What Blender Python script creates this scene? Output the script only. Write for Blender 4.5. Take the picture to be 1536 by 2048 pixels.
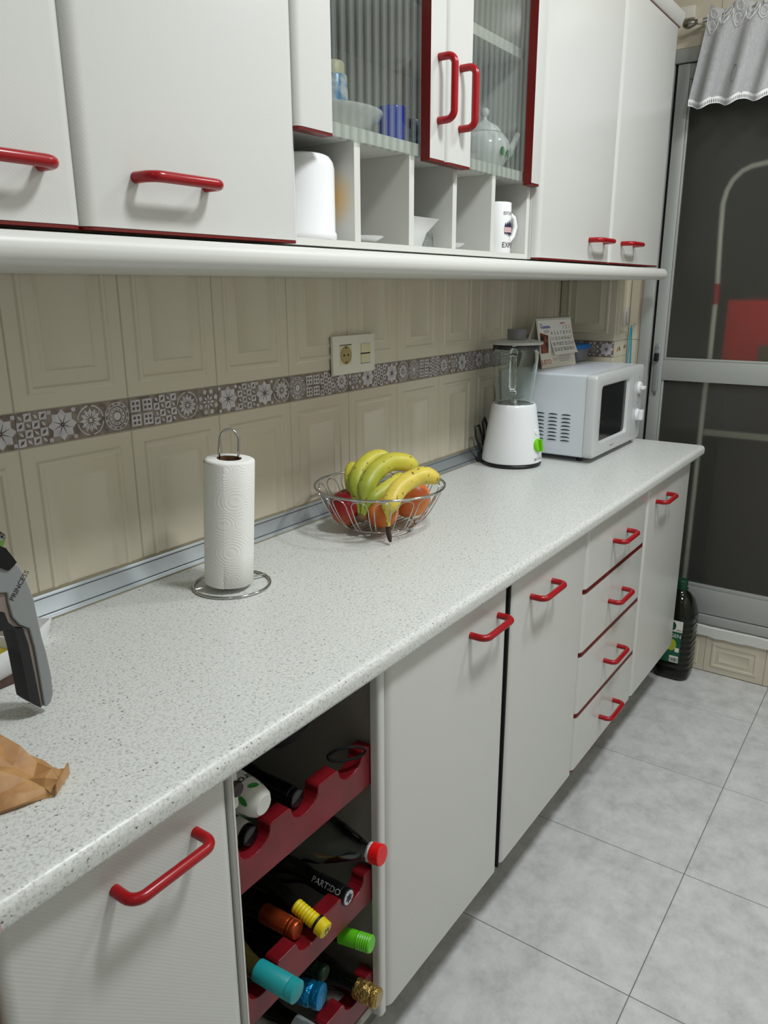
import bpy, bmesh, math, random
from mathutils import Vector, Matrix, noise
random.seed(7)
PI = math.pi
for o in list(bpy.data.objects): bpy.data.objects.remove(o)
S = bpy.context.scene; C = S.collection
DZ = 0.0733            # working heights are measured from a datum this far above the floor
def W(x, y, z): return Vector((x, y, z + DZ))

# ------------------------------------------------------------------ camera
cam_d = bpy.data.cameras.new('camera'); cam = bpy.data.objects.new('camera', cam_d); C.objects.link(cam)
yaw, pitch, roll = 0.6142, -0.2813, -0.0048
fwd = Vector((math.cos(yaw)*math.cos(pitch), math.sin(yaw)*math.cos(pitch), math.sin(pitch)))
rt0 = Vector((math.sin(yaw), -math.cos(yaw), 0)); up0 = rt0.cross(fwd)
rt = math.cos(roll)*rt0 + math.sin(roll)*up0; up = -math.sin(roll)*rt0 + math.cos(roll)*up0
M = Matrix((rt, up, -fwd)).transposed().to_4x4(); M.translation = W(-0.4219, -1.2501, 1.4616)
cam.matrix_world = M
cam_d.sensor_fit = 'VERTICAL'; cam_d.sensor_height = 36.0; cam_d.lens = 1544.5/2048*36.0
cam_d.clip_start = 0.02; cam_d.clip_end = 30
S.camera = cam
# ------------------------------------------------------------------ world, lights, exposure
wd = bpy.data.worlds.new('world'); S.world = wd; wd.use_nodes = True
wd.node_tree.nodes['Background'].inputs[0].default_value = (0.30, 0.33, 0.40, 1)
wd.node_tree.nodes['Background'].inputs[1].default_value = 0.05
def area(name, loc, size, power, col, rot=(0, 0, 0), shape='DISK', spread=PI):
    l = bpy.data.lights.new(name, 'AREA'); l.shape = shape; l.size = size; l.energy = power; l.color = col; l.spread = spread
    if shape == 'RECTANGLE': l.size_y = size
    o = bpy.data.objects.new(name, l); C.objects.link(o); o.location = W(*loc); o.rotation_euler = rot
    return o
area('ceiling_light', (0.78, -1.34, 2.735), 0.30, 27, (0.935, 0.974, 1.0))
area('far_ceiling_light', (1.90, -1.34, 2.735), 0.30, 17, (0.935, 0.974, 1.0))
area('fill_light', (-0.9, -1.40, 2.735), 0.26, 2.5, (0.92, 0.97, 1.0))  # added fill light, not a lamp that belongs to the room
S.view_settings.view_transform = 'Standard'; S.view_settings.look = 'None'; S.view_settings.gamma = 1
S.view_settings.use_curve_mapping = False
S.view_settings.exposure = 0.0

# ------------------------------------------------------------------ materials
def lin(c):
    r = []
    for v in c:
        v /= 255.0; r.append(v/12.92 if v <= 0.04045 else ((v+0.055)/1.055)**2.4)
    return (r[0], r[1], r[2], 1)
def mat(name, col, rough=0.5, metal=0, coat=0, trans=0, ior=1.45, emit=0, spec=None):
    m = bpy.data.materials.new(name); m.use_nodes = True; b = m.node_tree.nodes['Principled BSDF']
    b.inputs['Base Color'].default_value = lin(col); b.inputs['Roughness'].default_value = rough
    b.inputs['Metallic'].default_value = metal; b.inputs['IOR'].default_value = ior
    b.inputs['Coat Weight'].default_value = coat; b.inputs['Transmission Weight'].default_value = trans
    if spec is not None: b.inputs['Specular IOR Level'].default_value = spec
    if emit: b.inputs['Emission Color'].default_value = lin(col); b.inputs['Emission Strength'].default_value = emit
    return m
def N(m, t, **kw):
    n = m.node_tree.nodes.new(t)
    for k, v in kw.items(): setattr(n, k, v)
    return n
def LK(m, a, b): m.node_tree.links.new(a, b)
def BS(m): return m.node_tree.nodes['Principled BSDF']
def coords(m, scale=(1, 1, 1), rot=(0, 0, 0)):
    tc = N(m, 'ShaderNodeTexCoord'); mp = N(m, 'ShaderNodeMapping')
    mp.inputs['Scale'].default_value = scale; mp.inputs['Rotation'].default_value = rot
    LK(m, tc.outputs['Object'], mp.inputs['Vector']); return mp.outputs[0]
def ramp(m, fac, stops):
    r = N(m, 'ShaderNodeValToRGB'); LK(m, fac, r.inputs[0]); e = r.color_ramp.elements
    while len(e) < len(stops): e.new(0.5)
    for i, (p, c) in enumerate(stops): e[i].position = p; e[i].color = c
    return r.outputs[0]
def mixc(m, fac, a, b, mode='MIX'):
    x = N(m, 'ShaderNodeMix', data_type='RGBA', blend_type=mode)
    for i, v in ((0, fac), (6, a), (7, b)):
        if hasattr(v, 'type') and hasattr(v, 'node'): LK(m, v, x.inputs[i])
        elif i == 0: x.inputs[0].default_value = v
        else: x.inputs[i].default_value = v
    return x.outputs[2]
def noise_n(m, vec, scale, detail=3, rough=0.5):
    n = N(m, 'ShaderNodeTexNoise'); n.inputs['Scale'].default_value = scale; n.inputs['Detail'].default_value = detail
    n.inputs['Roughness'].default_value = rough
    LK(m, vec, n.inputs['Vector']); return n
def bump(m, h, strength, dist):
    b = N(m, 'ShaderNodeBump'); b.inputs['Strength'].default_value = strength; b.inputs['Distance'].default_value = dist
    LK(m, h, b.inputs['Height']); LK(m, b.outputs[0], BS(m).inputs['Normal'])
def mottle(m, c1, c2, scale, detail=4, lo=0.35, hi=0.65, sc=(1, 1, 1)):
    v = coords(m, sc); n = noise_n(m, v, scale, detail)
    LK(m, ramp(m, n.outputs[0], [(lo, lin(c1)), (hi, lin(c2))]), BS(m).inputs['Base Color']); return v, n

MW = mat('white_laminate', (205, 205, 200), 0.22)                                   # fine diagonal ribbing
v = coords(MW, (1, 1, 1), (0, PI/4, 0)); w = N(MW, 'ShaderNodeTexWave', wave_type='BANDS', bands_direction='X')
w.inputs['Scale'].default_value = 75; w.inputs['Distortion'].default_value = 0.0; LK(MW, v, w.inputs['Vector']); bump(MW, w.outputs[1], 0.13, 0.0004)
MWP = mat('white_board', (210, 210, 204), 0.4)
MWS = mat('white_board_with_painted_glow', (210, 210, 204), 0.4)  # yellow bounce glow painted into the board colour as a soft blob
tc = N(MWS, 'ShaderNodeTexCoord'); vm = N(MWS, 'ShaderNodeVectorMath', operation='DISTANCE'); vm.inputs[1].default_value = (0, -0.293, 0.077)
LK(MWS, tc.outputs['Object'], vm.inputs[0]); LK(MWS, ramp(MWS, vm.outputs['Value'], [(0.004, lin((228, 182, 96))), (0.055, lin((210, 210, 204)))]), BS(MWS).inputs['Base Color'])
MRE = mat('dark_red_edge', (104, 16, 12), 0.35)
MRH = mat('red_plastic_handle', (156, 10, 20), 0.26)
MRW = mat('red_painted_wood', (128, 20, 32), 0.32); v, n = mottle(MRW, (100, 12, 20), (118, 18, 28), 18)
bump(MRW, n.outputs[0], 0.1, 0.001)
# worktop: pale grey with fine dark flecks
MCT = mat('flecked_worktop', (190, 192, 186), 0.33)
v = coords(MCT); nb = noise_n(MCT, v, 230, 2, 0.6); nf = noise_n(MCT, v, 900, 1)
v2 = coords(MCT, (1, 1.0, 1)); vo = N(MCT, 'ShaderNodeTexVoronoi'); vo.inputs['Scale'].default_value = 210
nd = noise_n(MCT, v, 420, 2); vv = N(MCT, 'ShaderNodeVectorMath', operation='MULTIPLY_ADD'); vv.inputs[1].default_value = (0.006, 0.006, 0.006)
LK(MCT, nd.outputs[1], vv.inputs[0]); LK(MCT, v2, vv.inputs[2]); LK(MCT, vv.outputs[0], vo.inputs['Vector'])
sep = N(MCT, 'ShaderNodeSeparateColor'); LK(MCT, vo.outputs['Color'], sep.inputs[0])
def fleck(sel_lo, sel_hi, dist, col):
    a = ramp(MCT, sep.outputs[0], [(sel_lo, (0, 0, 0, 1)), (sel_hi, (1, 1, 1, 1))]); b = ramp(MCT, vo.outputs['Distance'], [(dist*0.55, (1, 1, 1, 1)), (dist, (0, 0, 0, 1))])
    mm = N(MCT, 'ShaderNodeMath', operation='MULTIPLY'); LK(MCT, a, mm.inputs[0]); LK(MCT, b, mm.inputs[1]); return mm.outputs[0]
base = ramp(MCT, nb.outputs[0], [(0.36, lin((190, 192, 187))), (0.50, lin((214, 216, 211))), (0.75, lin((220, 222, 218)))])
c1 = mixc(MCT, fleck(0.72, 0.78, 0.38, None), base, lin((160, 161, 156)))
c2 = mixc(MCT, fleck(0.925, 0.945, 0.34, None), c1, lin((84, 84, 82)))
LK(MCT, c2, BS(MCT).inputs['Base Color'])
MAL = mat('aluminium', (158, 164, 166), 0.42, metal=0.55)
MALD = mat('door_aluminium', (172, 175, 170), 0.45, metal=0.3)
MTI = mat('cream_wall_tile', (207, 198, 178), 0.16)
MGR = mat('tile_grout', (176, 170, 156), 0.7)
MBD = mat('listello_ground', (128, 112, 104), 0.4); mottle(MBD, (104, 90, 80), (148, 136, 126), 55)
MBL = mat('listello_pattern', (196, 190, 192), 0.4); mottle(MBL, (184, 178, 182), (206, 202, 204), 40)
MBK = mat('listello_dark', (92, 80, 78), 0.4)
MFL = mat('floor_tile', (186, 189, 188), 0.30); v = coords(MFL); n = noise_n(MFL, v, 11, 9, 0.74)
LK(MFL, ramp(MFL, n.outputs[0], [(0.34, lin((178, 178, 176))), (0.50, lin((198, 198, 196))), (0.64, lin((210, 210, 208)))]), BS(MFL).inputs['Base Color'])
MFG = mat('floor_grout', (112, 112, 110), 0.8)
MWALL = mat('cream_plaster', (214, 212, 204), 0.7)
MCEIL = mat('white_ceiling', (236, 235, 230), 0.8)
MCH = mat('chrome', (190, 190, 188), 0.12, metal=1)
MPA = mat('kitchen_paper', (236, 235, 230), 0.9)
v = coords(MPA, (1, 1, 1)); vo2 = N(MPA, 'ShaderNodeTexVoronoi'); vo2.inputs['Scale'].default_value = 21; LK(MPA, v, vo2.inputs['Vector'])
sn = N(MPA, 'ShaderNodeMath', operation='MULTIPLY'); sn.inputs[1].default_value = 75; LK(MPA, vo2.outputs['Distance'], sn.inputs[0])
s2 = N(MPA, 'ShaderNodeMath', operation='SINE'); LK(MPA, sn.outputs[0], s2.inputs[0]); vo3 = N(MPA, 'ShaderNodeTexVoronoi'); vo3.inputs['Scale'].default_value = 380; LK(MPA, v, vo3.inputs['Vector'])
s3 = N(MPA, 'ShaderNodeMath', operation='MULTIPLY_ADD'); s3.inputs[1].default_value = 0.6; LK(MPA, vo3.outputs['Distance'], s3.inputs[0]); LK(MPA, s2.outputs[0], s3.inputs[2]); bump(MPA, s3.outputs[0], 0.22, 0.0008)
MCARD = mat('brown_cardboard', (104, 74, 48), 0.8)
MBAG = mat('brown_kraft_paper', (176, 130, 82), 0.45); v, n = mottle(MBAG, (158, 112, 66), (186, 142, 92), 40); bump(MBAG, n.outputs[0], 0.3, 0.002)
MPL = mat('white_plastic', (232, 234, 236), 0.25)
MPL2 = mat('white_enamel_steel', (214, 220, 226), 0.3)
MBLK = mat('black_plastic', (20, 20, 22), 0.35)
MBLG = mat('black_gloss', (10, 10, 13), 0.1)
MGREY = mat('grey_plastic', (140, 140, 142), 0.4)
MGRN = mat('lime_green_plastic', (128, 208, 30), 0.35)
MIVO = mat('ivory_plastic', (212, 206, 170), 0.35)
MIVW = mat('pale_plastic', (222, 218, 204), 0.35)
MDARK = mat('dark_gap', (16, 14, 12), 0.9)
MCER = mat('white_ceramic', (235, 236, 236), 0.12)
MINK = mat('dark_print', (32, 32, 38), 0.6)
MREDP = mat('red_print', (196, 48, 40), 0.6)
MBLUP = mat('blue_print', (58, 66, 150), 0.6)
MGRYP = mat('grey_print', (140, 140, 142), 0.6)
MPAPER = mat('white_paper', (228, 226, 218), 0.7)
def glass(name, col, rough=0.0, ior=1.45):
    return mat(name, col, rough, trans=1, ior=ior)
MGL = glass('clear_glass', (244, 250, 247))
MFROST = glass('frosted_door_glass', (224, 224, 216), 0.20, 1.3)
_d = N(MFROST, 'ShaderNodeBsdfDiffuse'); _d.inputs[0].default_value = lin((150, 150, 142)); _m = N(MFROST, 'ShaderNodeMixShader'); _m.inputs[0].default_value = 0.085
LK(MFROST, BS(MFROST).outputs[0], _m.inputs[1]); LK(MFROST, _d.outputs[0], _m.inputs[2]); LK(MFROST, _m.outputs[0], MFROST.node_tree.nodes['Material Output'].inputs[0])
# striped pane: clear and sandblasted vertical bands
MST = bpy.data.materials.new('striped_glass'); MST.use_nodes = True; nt = MST.node_tree; nt.nodes.remove(nt.nodes['Principled BSDF'])
out = nt.nodes['Material Output']; tr = N(MST, 'ShaderNodeBsdfTransparent'); tr.inputs[0].default_value = lin((240, 242, 240)); gl = N(MST, 'ShaderNodeBsdfGlossy'); gl.inputs['Roughness'].default_value = 0.03
fr = N(MST, 'ShaderNodeFresnel'); fr.inputs[0].default_value = 1.45; m1 = N(MST, 'ShaderNodeMixShader'); ge = N(MST, 'ShaderNodeNewGeometry'); inv = N(MST, 'ShaderNodeMath', operation='SUBTRACT'); inv.inputs[0].default_value = 1.0; LK(MST, ge.outputs['Backfacing'], inv.inputs[1])
fm = N(MST, 'ShaderNodeMath', operation='MULTIPLY'); LK(MST, fr.outputs[0], fm.inputs[0]); LK(MST, inv.outputs[0], fm.inputs[1]); LK(MST, fm.outputs[0], m1.inputs[0]); LK(MST, tr.outputs[0], m1.inputs[1]); LK(MST, gl.outputs[0], m1.inputs[2])
tl = N(MST, 'ShaderNodeBsdfTranslucent'); tl.inputs[0].default_value = lin((222, 228, 226)); df = N(MST, 'ShaderNodeBsdfDiffuse'); df.inputs[0].default_value = lin((176, 184, 182))
m2 = N(MST, 'ShaderNodeMixShader'); m2.inputs[0].default_value = 0.5; LK(MST, tl.outputs[0], m2.inputs[1]); LK(MST, df.outputs[0], m2.inputs[2])
m3 = N(MST, 'ShaderNodeMixShader'); m3.inputs[0].default_value = 0.24; LK(MST, m1.outputs[0], m3.inputs[1]); LK(MST, m2.outputs[0], m3.inputs[2])
tc = N(MST, 'ShaderNodeTexCoord'); sx = N(MST, 'ShaderNodeSeparateXYZ'); LK(MST, tc.outputs['Object'], sx.inputs[0])
mm = N(MST, 'ShaderNodeMath', operation='MODULO'); mm.inputs[1].default_value = 0.0245; ad = N(MST, 'ShaderNodeMath', operation='ADD'); ad.inputs[1].default_value = 2.45; LK(MST, sx.outputs[0], ad.inputs[0]); LK(MST, ad.outputs[0], mm.inputs[0])
gt = N(MST, 'ShaderNodeMath', operation='GREATER_THAN'); gt.inputs[1].default_value = 0.0125; LK(MST, mm.outputs[0], gt.inputs[0])
m4 = N(MST, 'ShaderNodeMixShader'); LK(MST, gt.outputs[0], m4.inputs[0]); LK(MST, m1.outputs[0], m4.inputs[1]); LK(MST, m3.outputs[0], m4.inputs[2]); LK(MST, m4.outputs[0], out.inputs[0])

# ------------------------------------------------------------------ mesh helpers (all in working world coordinates)
def box(bm, x0, x1, y0, y1, z0, z1, mi=0, bev=0, seg=2):
    vs = [bm.verts.new((x, y, z)) for x in (x0, x1) for y in (y0, y1) for z in (z0, z1)]
    fs = []
    for q in ((0, 1, 3, 2), (4, 6, 7, 5), (0, 4, 5, 1), (2, 3, 7, 6), (0, 2, 6, 4), (1, 5, 7, 3)):
        f = bm.faces.new([vs[i] for i in q]); f.material_index = mi; fs.append(f)
    if bev:
        es = list({e for f in fs for e in f.edges})
        r = bmesh.ops.bevel(bm, geom=es, offset=bev, segments=seg, affect='EDGES', profile=0.5)
        for f in r['faces']: f.material_index = mi
    return vs
def prism(bm, pts, fn, a, b, mi=0, cap=None, caps=True):
    """pts: 2-D polygon, fn(p,q,t) -> 3-D, extruded t from a to b"""
    n = len(pts); A = [bm.verts.new(fn(p[0], p[1], a)) for p in pts]; B = [bm.verts.new(fn(p[0], p[1], b)) for p in pts]
    for i in range(n):
        f = bm.faces.new((A[i], A[(i+1) % n], B[(i+1) % n], B[i])); f.material_index = mi
    if caps:
        ci = mi if cap is None else cap
        f = bm.faces.new(A[::-1]); f.material_index = ci; f = bm.faces.new(B); f.material_index = ci
XY = lambda p, q, t: (p, q, t)
XZ = lambda p, q, t: (p, t, q)
YZ = lambda p, q, t: (t, p, q)
def frame(d):
    d = d.normalized(); a = Vector((0, 0, 1)) if abs(d.z) < 0.9 else Vector((1, 0, 0))
    u = d.cross(a).normalized(); return u, d.cross(u).normalized()
def tube(bm, path, r, seg=10, closed=False, mi=0, caps=True, sq=None):
    P = [Vector(p) for p in path]; n = len(P); rs = r if isinstance(r, (list, tuple)) else [r]*n
    rings = []; u = None
    for i in range(n):
        if closed: d = P[(i+1) % n] - P[i-1]
        else: d = P[min(i+1, n-1)] - P[max(i-1, 0)]
        d.normalize()
        if u is None: u, w = frame(d)
        else:
            u = (u - d*u.dot(d)).normalized(); w = d.cross(u)
        rings.append([bm.verts.new(P[i] + (u*math.cos(2*PI*k/seg) + w*math.sin(2*PI*k/seg))*rs[i]) for k in range(seg)])
    m = n if closed else n-1
    for i in range(m):
        A, B = rings[i], rings[(i+1) % n]
        off = 0
        if closed and i == n-1:
            off = min(range(seg), key=lambda s: (A[0].co - B[s].co).length)
        for k in range(seg):
            f = bm.faces.new((A[k], A[(k+1) % seg], B[(k+1+off) % seg], B[(k+off) % seg])); f.material_index = mi
    if caps and not closed:
        f = bm.faces.new(rings[0][::-1]); f.material_index = mi; f = bm.faces.new(rings[-1]); f.material_index = mi
def lathe(bm, prof, o=(0, 0, 0), axis=(0, 0, 1), seg=32, mi=0, u0=None):
    """prof: list of (r, h[, mi]) ; r=0 closes on the axis"""
    o = Vector(o); d = Vector(axis).normalized()
    if abs(d.z) > 0.999: u, w = Vector((1, 0, 0)), Vector((0, 1, 0))*(1 if d.z > 0 else -1)
    else: u, w = frame(d)
    rows = []
    for p in prof:
        c = o + d*p[1]
        rows.append([bm.verts.new(c)] if p[0] < 1e-6 else [bm.verts.new(c + (u*math.cos(2*PI*k/seg) + w*math.sin(2*PI*k/seg))*p[0]) for k in range(seg)])
    for i in range(len(rows)-1):
        A, B = rows[i], rows[i+1]; m_ = prof[i+1][2] if len(prof[i+1]) > 2 else mi
        for k in range(seg):
            k2 = (k+1) % seg
            if len(A) == 1 and len(B) == 1: continue
            if len(A) == 1: f = bm.faces.new((A[0], B[k], B[k2]))
            elif len(B) == 1: f = bm.faces.new((A[k], A[k2], B[0]))
            else: f = bm.faces.new((A[k], A[k2], B[k2], B[k]))
            f.material_index = m_
def arc(c, r, a0, a1, n): return [(c[0]+r*math.cos(a0+(a1-a0)*i/n), c[1]+r*math.sin(a0+(a1-a0)*i/n)) for i in range(n+1)]
def rrect(x0, x1, y0, y1, r, n=4):
    return arc((x1-r, y1-r), r, 0, PI/2, n) + arc((x0+r, y1-r), r, PI/2, PI, n) + arc((x0+r, y0+r), r, PI, 1.5*PI, n) + arc((x1-r, y0+r), r, 1.5*PI, 2*PI, n)
def wpos(p):
    v = Vector((0, 0, 0))
    while p is not None: v = v + p.location; p = p.parent
    return v
def fin(bm, smooth=35):
    bmesh.ops.remove_doubles(bm, verts=bm.verts, dist=1e-6); bmesh.ops.recalc_face_normals(bm, faces=bm.faces)
def obj(name, bm, mats, parent=None, smooth=35, loc=None, norm=True):
    """link the bmesh (working world coordinates) as one mesh object"""
    if norm: fin(bm)
    o = bpy.data.objects.new(name, None); bpy.data.objects.remove(o)
    me = bpy.data.meshes.new(name); 
    if parent is not None: org = wpos(parent)
    else: org = W(*loc) if loc else Vector((0, 0, DZ))
    for v_ in bm.verts: v_.co = v_.co + Vector((0, 0, DZ)) - org
    bm.to_mesh(me); bm.free()
    for m_ in (mats if isinstance(mats, (list, tuple)) else [mats]): me.materials.append(m_)
    if smooth:
        for p in me.polygons: p.use_smooth = True
        me.set_sharp_from_angle(angle=math.radians(smooth))
    o = bpy.data.objects.new(name, me); C.objects.link(o)
    if parent is not None: o.parent = parent
    else: o.location = org
    return o
def part(o, label=None):
    if label: o['label'] = label
    return o
def tag(o, label, cat, group=None):
    o['label'] = label; o['category'] = cat
    if group: o['group'] = group
    return o
def thing(name, label, cat, loc, group=None):
    o = bpy.data.objects.new(name, None); C.objects.link(o); o.location = W(*loc); o.empty_display_size = 0.05
    return tag(o, label, cat, group)
def struct(o, label=None):
    o['kind'] = 'structure'
    if label: o['label'] = label
    return o
def sgroup(name, loc, label=None):
    o = bpy.data.objects.new(name, None); C.objects.link(o); o.location = W(*loc); return struct(o, label)
def B(): return bmesh.new()
def inst(o, parent, loc):
    """copy a mesh object, sharing its mesh, to a world position"""
    c = o.copy(); C.objects.link(c); c.parent = parent; c.location = W(*loc) - wpos(parent); return c
def text(name, s, size, o, xd, yd, m, parent, ext=0.0003, align='CENTER', wrap=None):
    cu = bpy.data.curves.new(name, 'FONT'); cu.body = s; cu.size = size; cu.extrude = ext; cu.align_x = align; cu.align_y = 'CENTER'; cu.resolution_u = 2
    t = bpy.data.objects.new(name, cu); C.objects.link(t); dg = bpy.context.evaluated_depsgraph_get()
    me = bpy.data.meshes.new_from_object(t.evaluated_get(dg)); bpy.data.objects.remove(t); bpy.data.curves.remove(cu)
    xd = Vector(xd).normalized(); yd = Vector(yd).normalized(); zd = xd.cross(yd); o = Vector(o)
    bm = B(); bm.from_mesh(me); bpy.data.meshes.remove(me)
    for v_ in bm.verts:
        p = v_.co.copy()
        v_.co = wrap(p) if wrap else o + xd*p.x + yd*p.y + zd*p.z
    return obj(name, bm, m, parent, smooth=0, norm=False)

H = 0.8974; F = -DZ; XW = 2.57; XD = 2.72; CEIL = 2.76
# ================================================================== SETTING
XL, YF = -1.9, -2.25
# back wall with panelled tiles
wb = sgroup('wall_back', (0, 0, F), 'back wall in cream raised-panel tiles with a patterned border')
bm = B(); box(bm, XL, XD+0.1, 0.0015, 0.12, F, CEIL); obj('wall_core', bm, MGR, wb, 0)
def panel_tile(w, h, x, z, y=0.0, insets=((0, 0.0015), (0.0012, 0), (0.026, 0), (0.030, -0.0028), (0.036, -0.0028), (0.040, -0.0002), (0.056, -0.0002), (0.060, -0.0022), (0.064, -0.0024), (0.069, 0.0002)), hs=(1, 1, 1, 1, 1, 1, 1, 1, 1, 1), fn=None):
    bm = B(); g = 0.0009; prev = None
    fn = fn or (lambda a, b, c: (a, c, b))
    for k, (i, d) in enumerate(insets):
        iz = min(i, h*0.45)
        pts = [(x+g+i, z+g+iz), (x+w-g-i, z+g+iz), (x+w-g-i, z+h-g-iz), (x+g+i, z+h-g-iz)]
        ring = [bm.verts.new(fn(p[0], p[1], y+d)) for p in pts]
        if prev:
            for q in range(4): bm.faces.new((prev[q], prev[(q+1) % 4], ring[(q+1) % 4], ring[q]))
        prev = ring
    bm.faces.new(prev); return bm
TW, X0, ZB, ZT = 0.2288, 0.2759, 1.2023, 1.2631
proto = None; protou = None
for k in range(-3, 10):
    x = X0 + k*TW
    if proto is None:
        proto = obj('tile', panel_tile(TW, 0.343, x, ZB-0.343), MTI, wb, 30); pu = obj('tile', panel_tile(TW, 0.343, x, ZT), MTI, wb, 30); xb = x
    else:
        a = inst(proto, wb, (0, 0, 0)); a.location = proto.location + Vector((x-xb, 0, 0)); a = inst(pu, wb, (0, 0, 0)); a.location = pu.location + Vector((x-xb, 0, 0))
# listello border: raised print of nine repeating motifs
def poly(bm, pts, fn, d, mi):
    try:
        f = bm.faces.new([bm.verts.new(fn(p[0], p[1], d)) for p in pts]); f.material_index = mi
    except ValueError: pass
def motif(bm, ch, cx, cz, s, fn):
    d1, d2, d3 = -0.0006, -0.0009, -0.0012
    def rot(pts, a, c=(0, 0), sc=1): return [(cx + sc*(c[0]+p[0]*math.cos(a)-p[1]*math.sin(a)), cz + sc*(c[1]+p[0]*math.sin(a)+p[1]*math.cos(a))) for p in pts]
    h = s/2
    if ch == 'A':      # four-by-four leaf chequer
        q = s/4
        for i in range(4):
            for j in range(4):
                x, z = cx-h+(i+0.5)*q, cz-h+(j+0.5)*q; light = (i+j) % 2 == 0
                if light: poly(bm, [(x-q/2, z-q/2), (x+q/2, z-q/2), (x+q/2, z+q/2), (x-q/2, z+q/2)], fn, d1, 1)
                sg = 1 if (i % 2) == (j % 2) else -1; a = PI/4*sg
                lf = [(-0.42*q, 0), (0, 0.2*q), (0.42*q, 0), (0, -0.2*q)]
                poly(bm, [(x+p[0]*math.cos(a)-p[1]*math.sin(a), z+p[0]*math.sin(a)+p[1]*math.cos(a)) for p in lf], fn, d2, 2 if light else 1)
    elif ch == 'B':    # eight-point star with dark rays
        pts = []
        for k in range(16):
            r = h*(1.0 if k % 2 == 0 else 0.74); pts.append((cx+r*math.cos(k*PI/8), cz+r*math.sin(k*PI/8)))
        poly(bm, pts, fn, d1, 1)
        for k in range(8): poly(bm, rot([(0.02*s, 0.022*s), (0.36*s, 0), (0.02*s, -0.022*s)], PI/8+k*PI/4), fn, d2, 2)
        for sx in (-1, 1):
            for sz in (-1, 1): poly(bm, [(cx+sx*h*0.98, cz+sz*h*0.98), (cx+sx*h*0.72, cz+sz*h*0.98), (cx+sx*h*0.72, cz+sz*h*0.74), (cx+sx*h*0.98, cz+sz*h*0.74)], fn, d1, 1)
    elif ch in 'CF':   # daisy
        n = 12 if ch == 'C' else 8; R = h*0.86 if ch == 'C' else h*0.62
        for k in range(n):
            a = 2*PI*k/n; wd_ = R*0.16
            poly(bm, rot([(R*0.22, 0), (R*0.6, wd_), (R*0.95, 0), (R*0.6, -wd_)], a), fn, d1, 1)
        poly(bm, [(cx+R*0.15*math.cos(2*PI*k/10), cz+R*0.15*math.sin(2*PI*k/10)) for k in range(10)], fn, d2, 1)
        if ch == 'C':
            for k in range(4):
                a0 = PI/2*k + 0.15; a1 = a0 + PI/2 - 0.3; n_ = 6
                o_ = [(cx+h*0.99*math.cos(a0+(a1-a0)*i/n_), cz+h*0.99*math.sin(a0+(a1-a0)*i/n_)) for i in range(n_+1)]
                i_ = [(cx+h*0.90*math.cos(a1-(a1-a0)*i/n_), cz+h*0.90*math.sin(a1-(a1-a0)*i/n_)) for i in range(n_+1)]
                for i in range(n_): poly(bm, [o_[i], o_[i+1], i_[n_-i-1], i_[n_-i]], fn, d1, 1)
        else:
            for k in range(8):
                a = 2*PI*k/8+PI/8; poly(bm, rot([(h*0.60, 0), (h*0.8, h*0.22), (h*1.02, 0), (h*0.8, -h*0.22)], a), fn, d1, 1)
    elif ch == 'D':    # wheel of framed squares
        poly(bm, [(cx+h*0.28*math.cos(2*PI*k/12), cz+h*0.28*math.sin(2*PI*k/12)) for k in range(12)], fn, d1, 1)
        for k in range(12):
            a = 2*PI*k/12
            for (r0, r1, t) in ((0.38, 0.58, 0.12), (0.68, 0.94, 0.20)):
                poly(bm, rot([(r0*h, -t*h), (r1*h, -t*h*1.15), (r1*h, t*h*1.15), (r0*h, t*h)], a), fn, d1, 1)
                e = 0.055; poly(bm, rot([((r0+e)*h, -(t-e)*h), ((r1-e)*h, -(t-e)*h), ((r1-e)*h, (t-e)*h), ((r0+e)*h, (t-e)*h)], a), fn, d2, 0)
    elif ch == 'E':    # four framed squares
        for i in (-1, 1):
            for j in (-1, 1):
                x, z, e = cx+i*h*0.49, cz+j*h*0.49, h*0.40
                poly(bm, [(x-e, z-e), (x+e, z-e), (x+e, z+e), (x-e, z+e)], fn, d1, 1)
                for a in (-1, 1):
                    for b in (-1, 1):
                        xx, zz, q = x+a*e*0.42, z+b*e*0.42, e*0.24; poly(bm, [(xx-q, zz-q), (xx+q, zz-q), (xx+q, zz+q), (xx-q, zz+q)], fn, d2, 2)
SEQ = 'ABCDEACFB'
def border(name, x, w, n, first, parent, fn):
    bm = B(); g = 0.0006; z0, z1 = ZB+g, ZT-g
    f = bm.faces.new([bm.verts.new(fn(p[0], p[1], 0)) for p in ((x+g, z0), (x+w-g, z0), (x+w-g, z1), (x+g, z1))]); f.material_index = 0
    for a, b in (((x+g, z0), (x+w-g, z0)), ((x+w-g, z0), (x+w-g, z1)), ((x+w-g, z1), (x+g, z1)), ((x+g, z1), (x+g, z0))):
        bm.faces.new([bm.verts.new(q) for q in (fn(a[0], a[1], 0), fn(b[0], b[1], 0), fn(b[0], b[1], 0.0015), fn(a[0], a[1], 0.0015))])
    for i in range(n):
        motif(bm, SEQ[(first+i) % 9], x + (i+0.5)*w/n, (ZB+ZT)/2, min(w/n, ZT-ZB)*0.99, fn)
    return obj(name, bm, [MBD, MBL, MBK], parent, 0, norm=False)
for k in range(-3, 10): border('border_tile', X0+k*TW, TW, 4, (4*k) % 9, wb, lambda a, b, c: (a, c, b))
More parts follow.
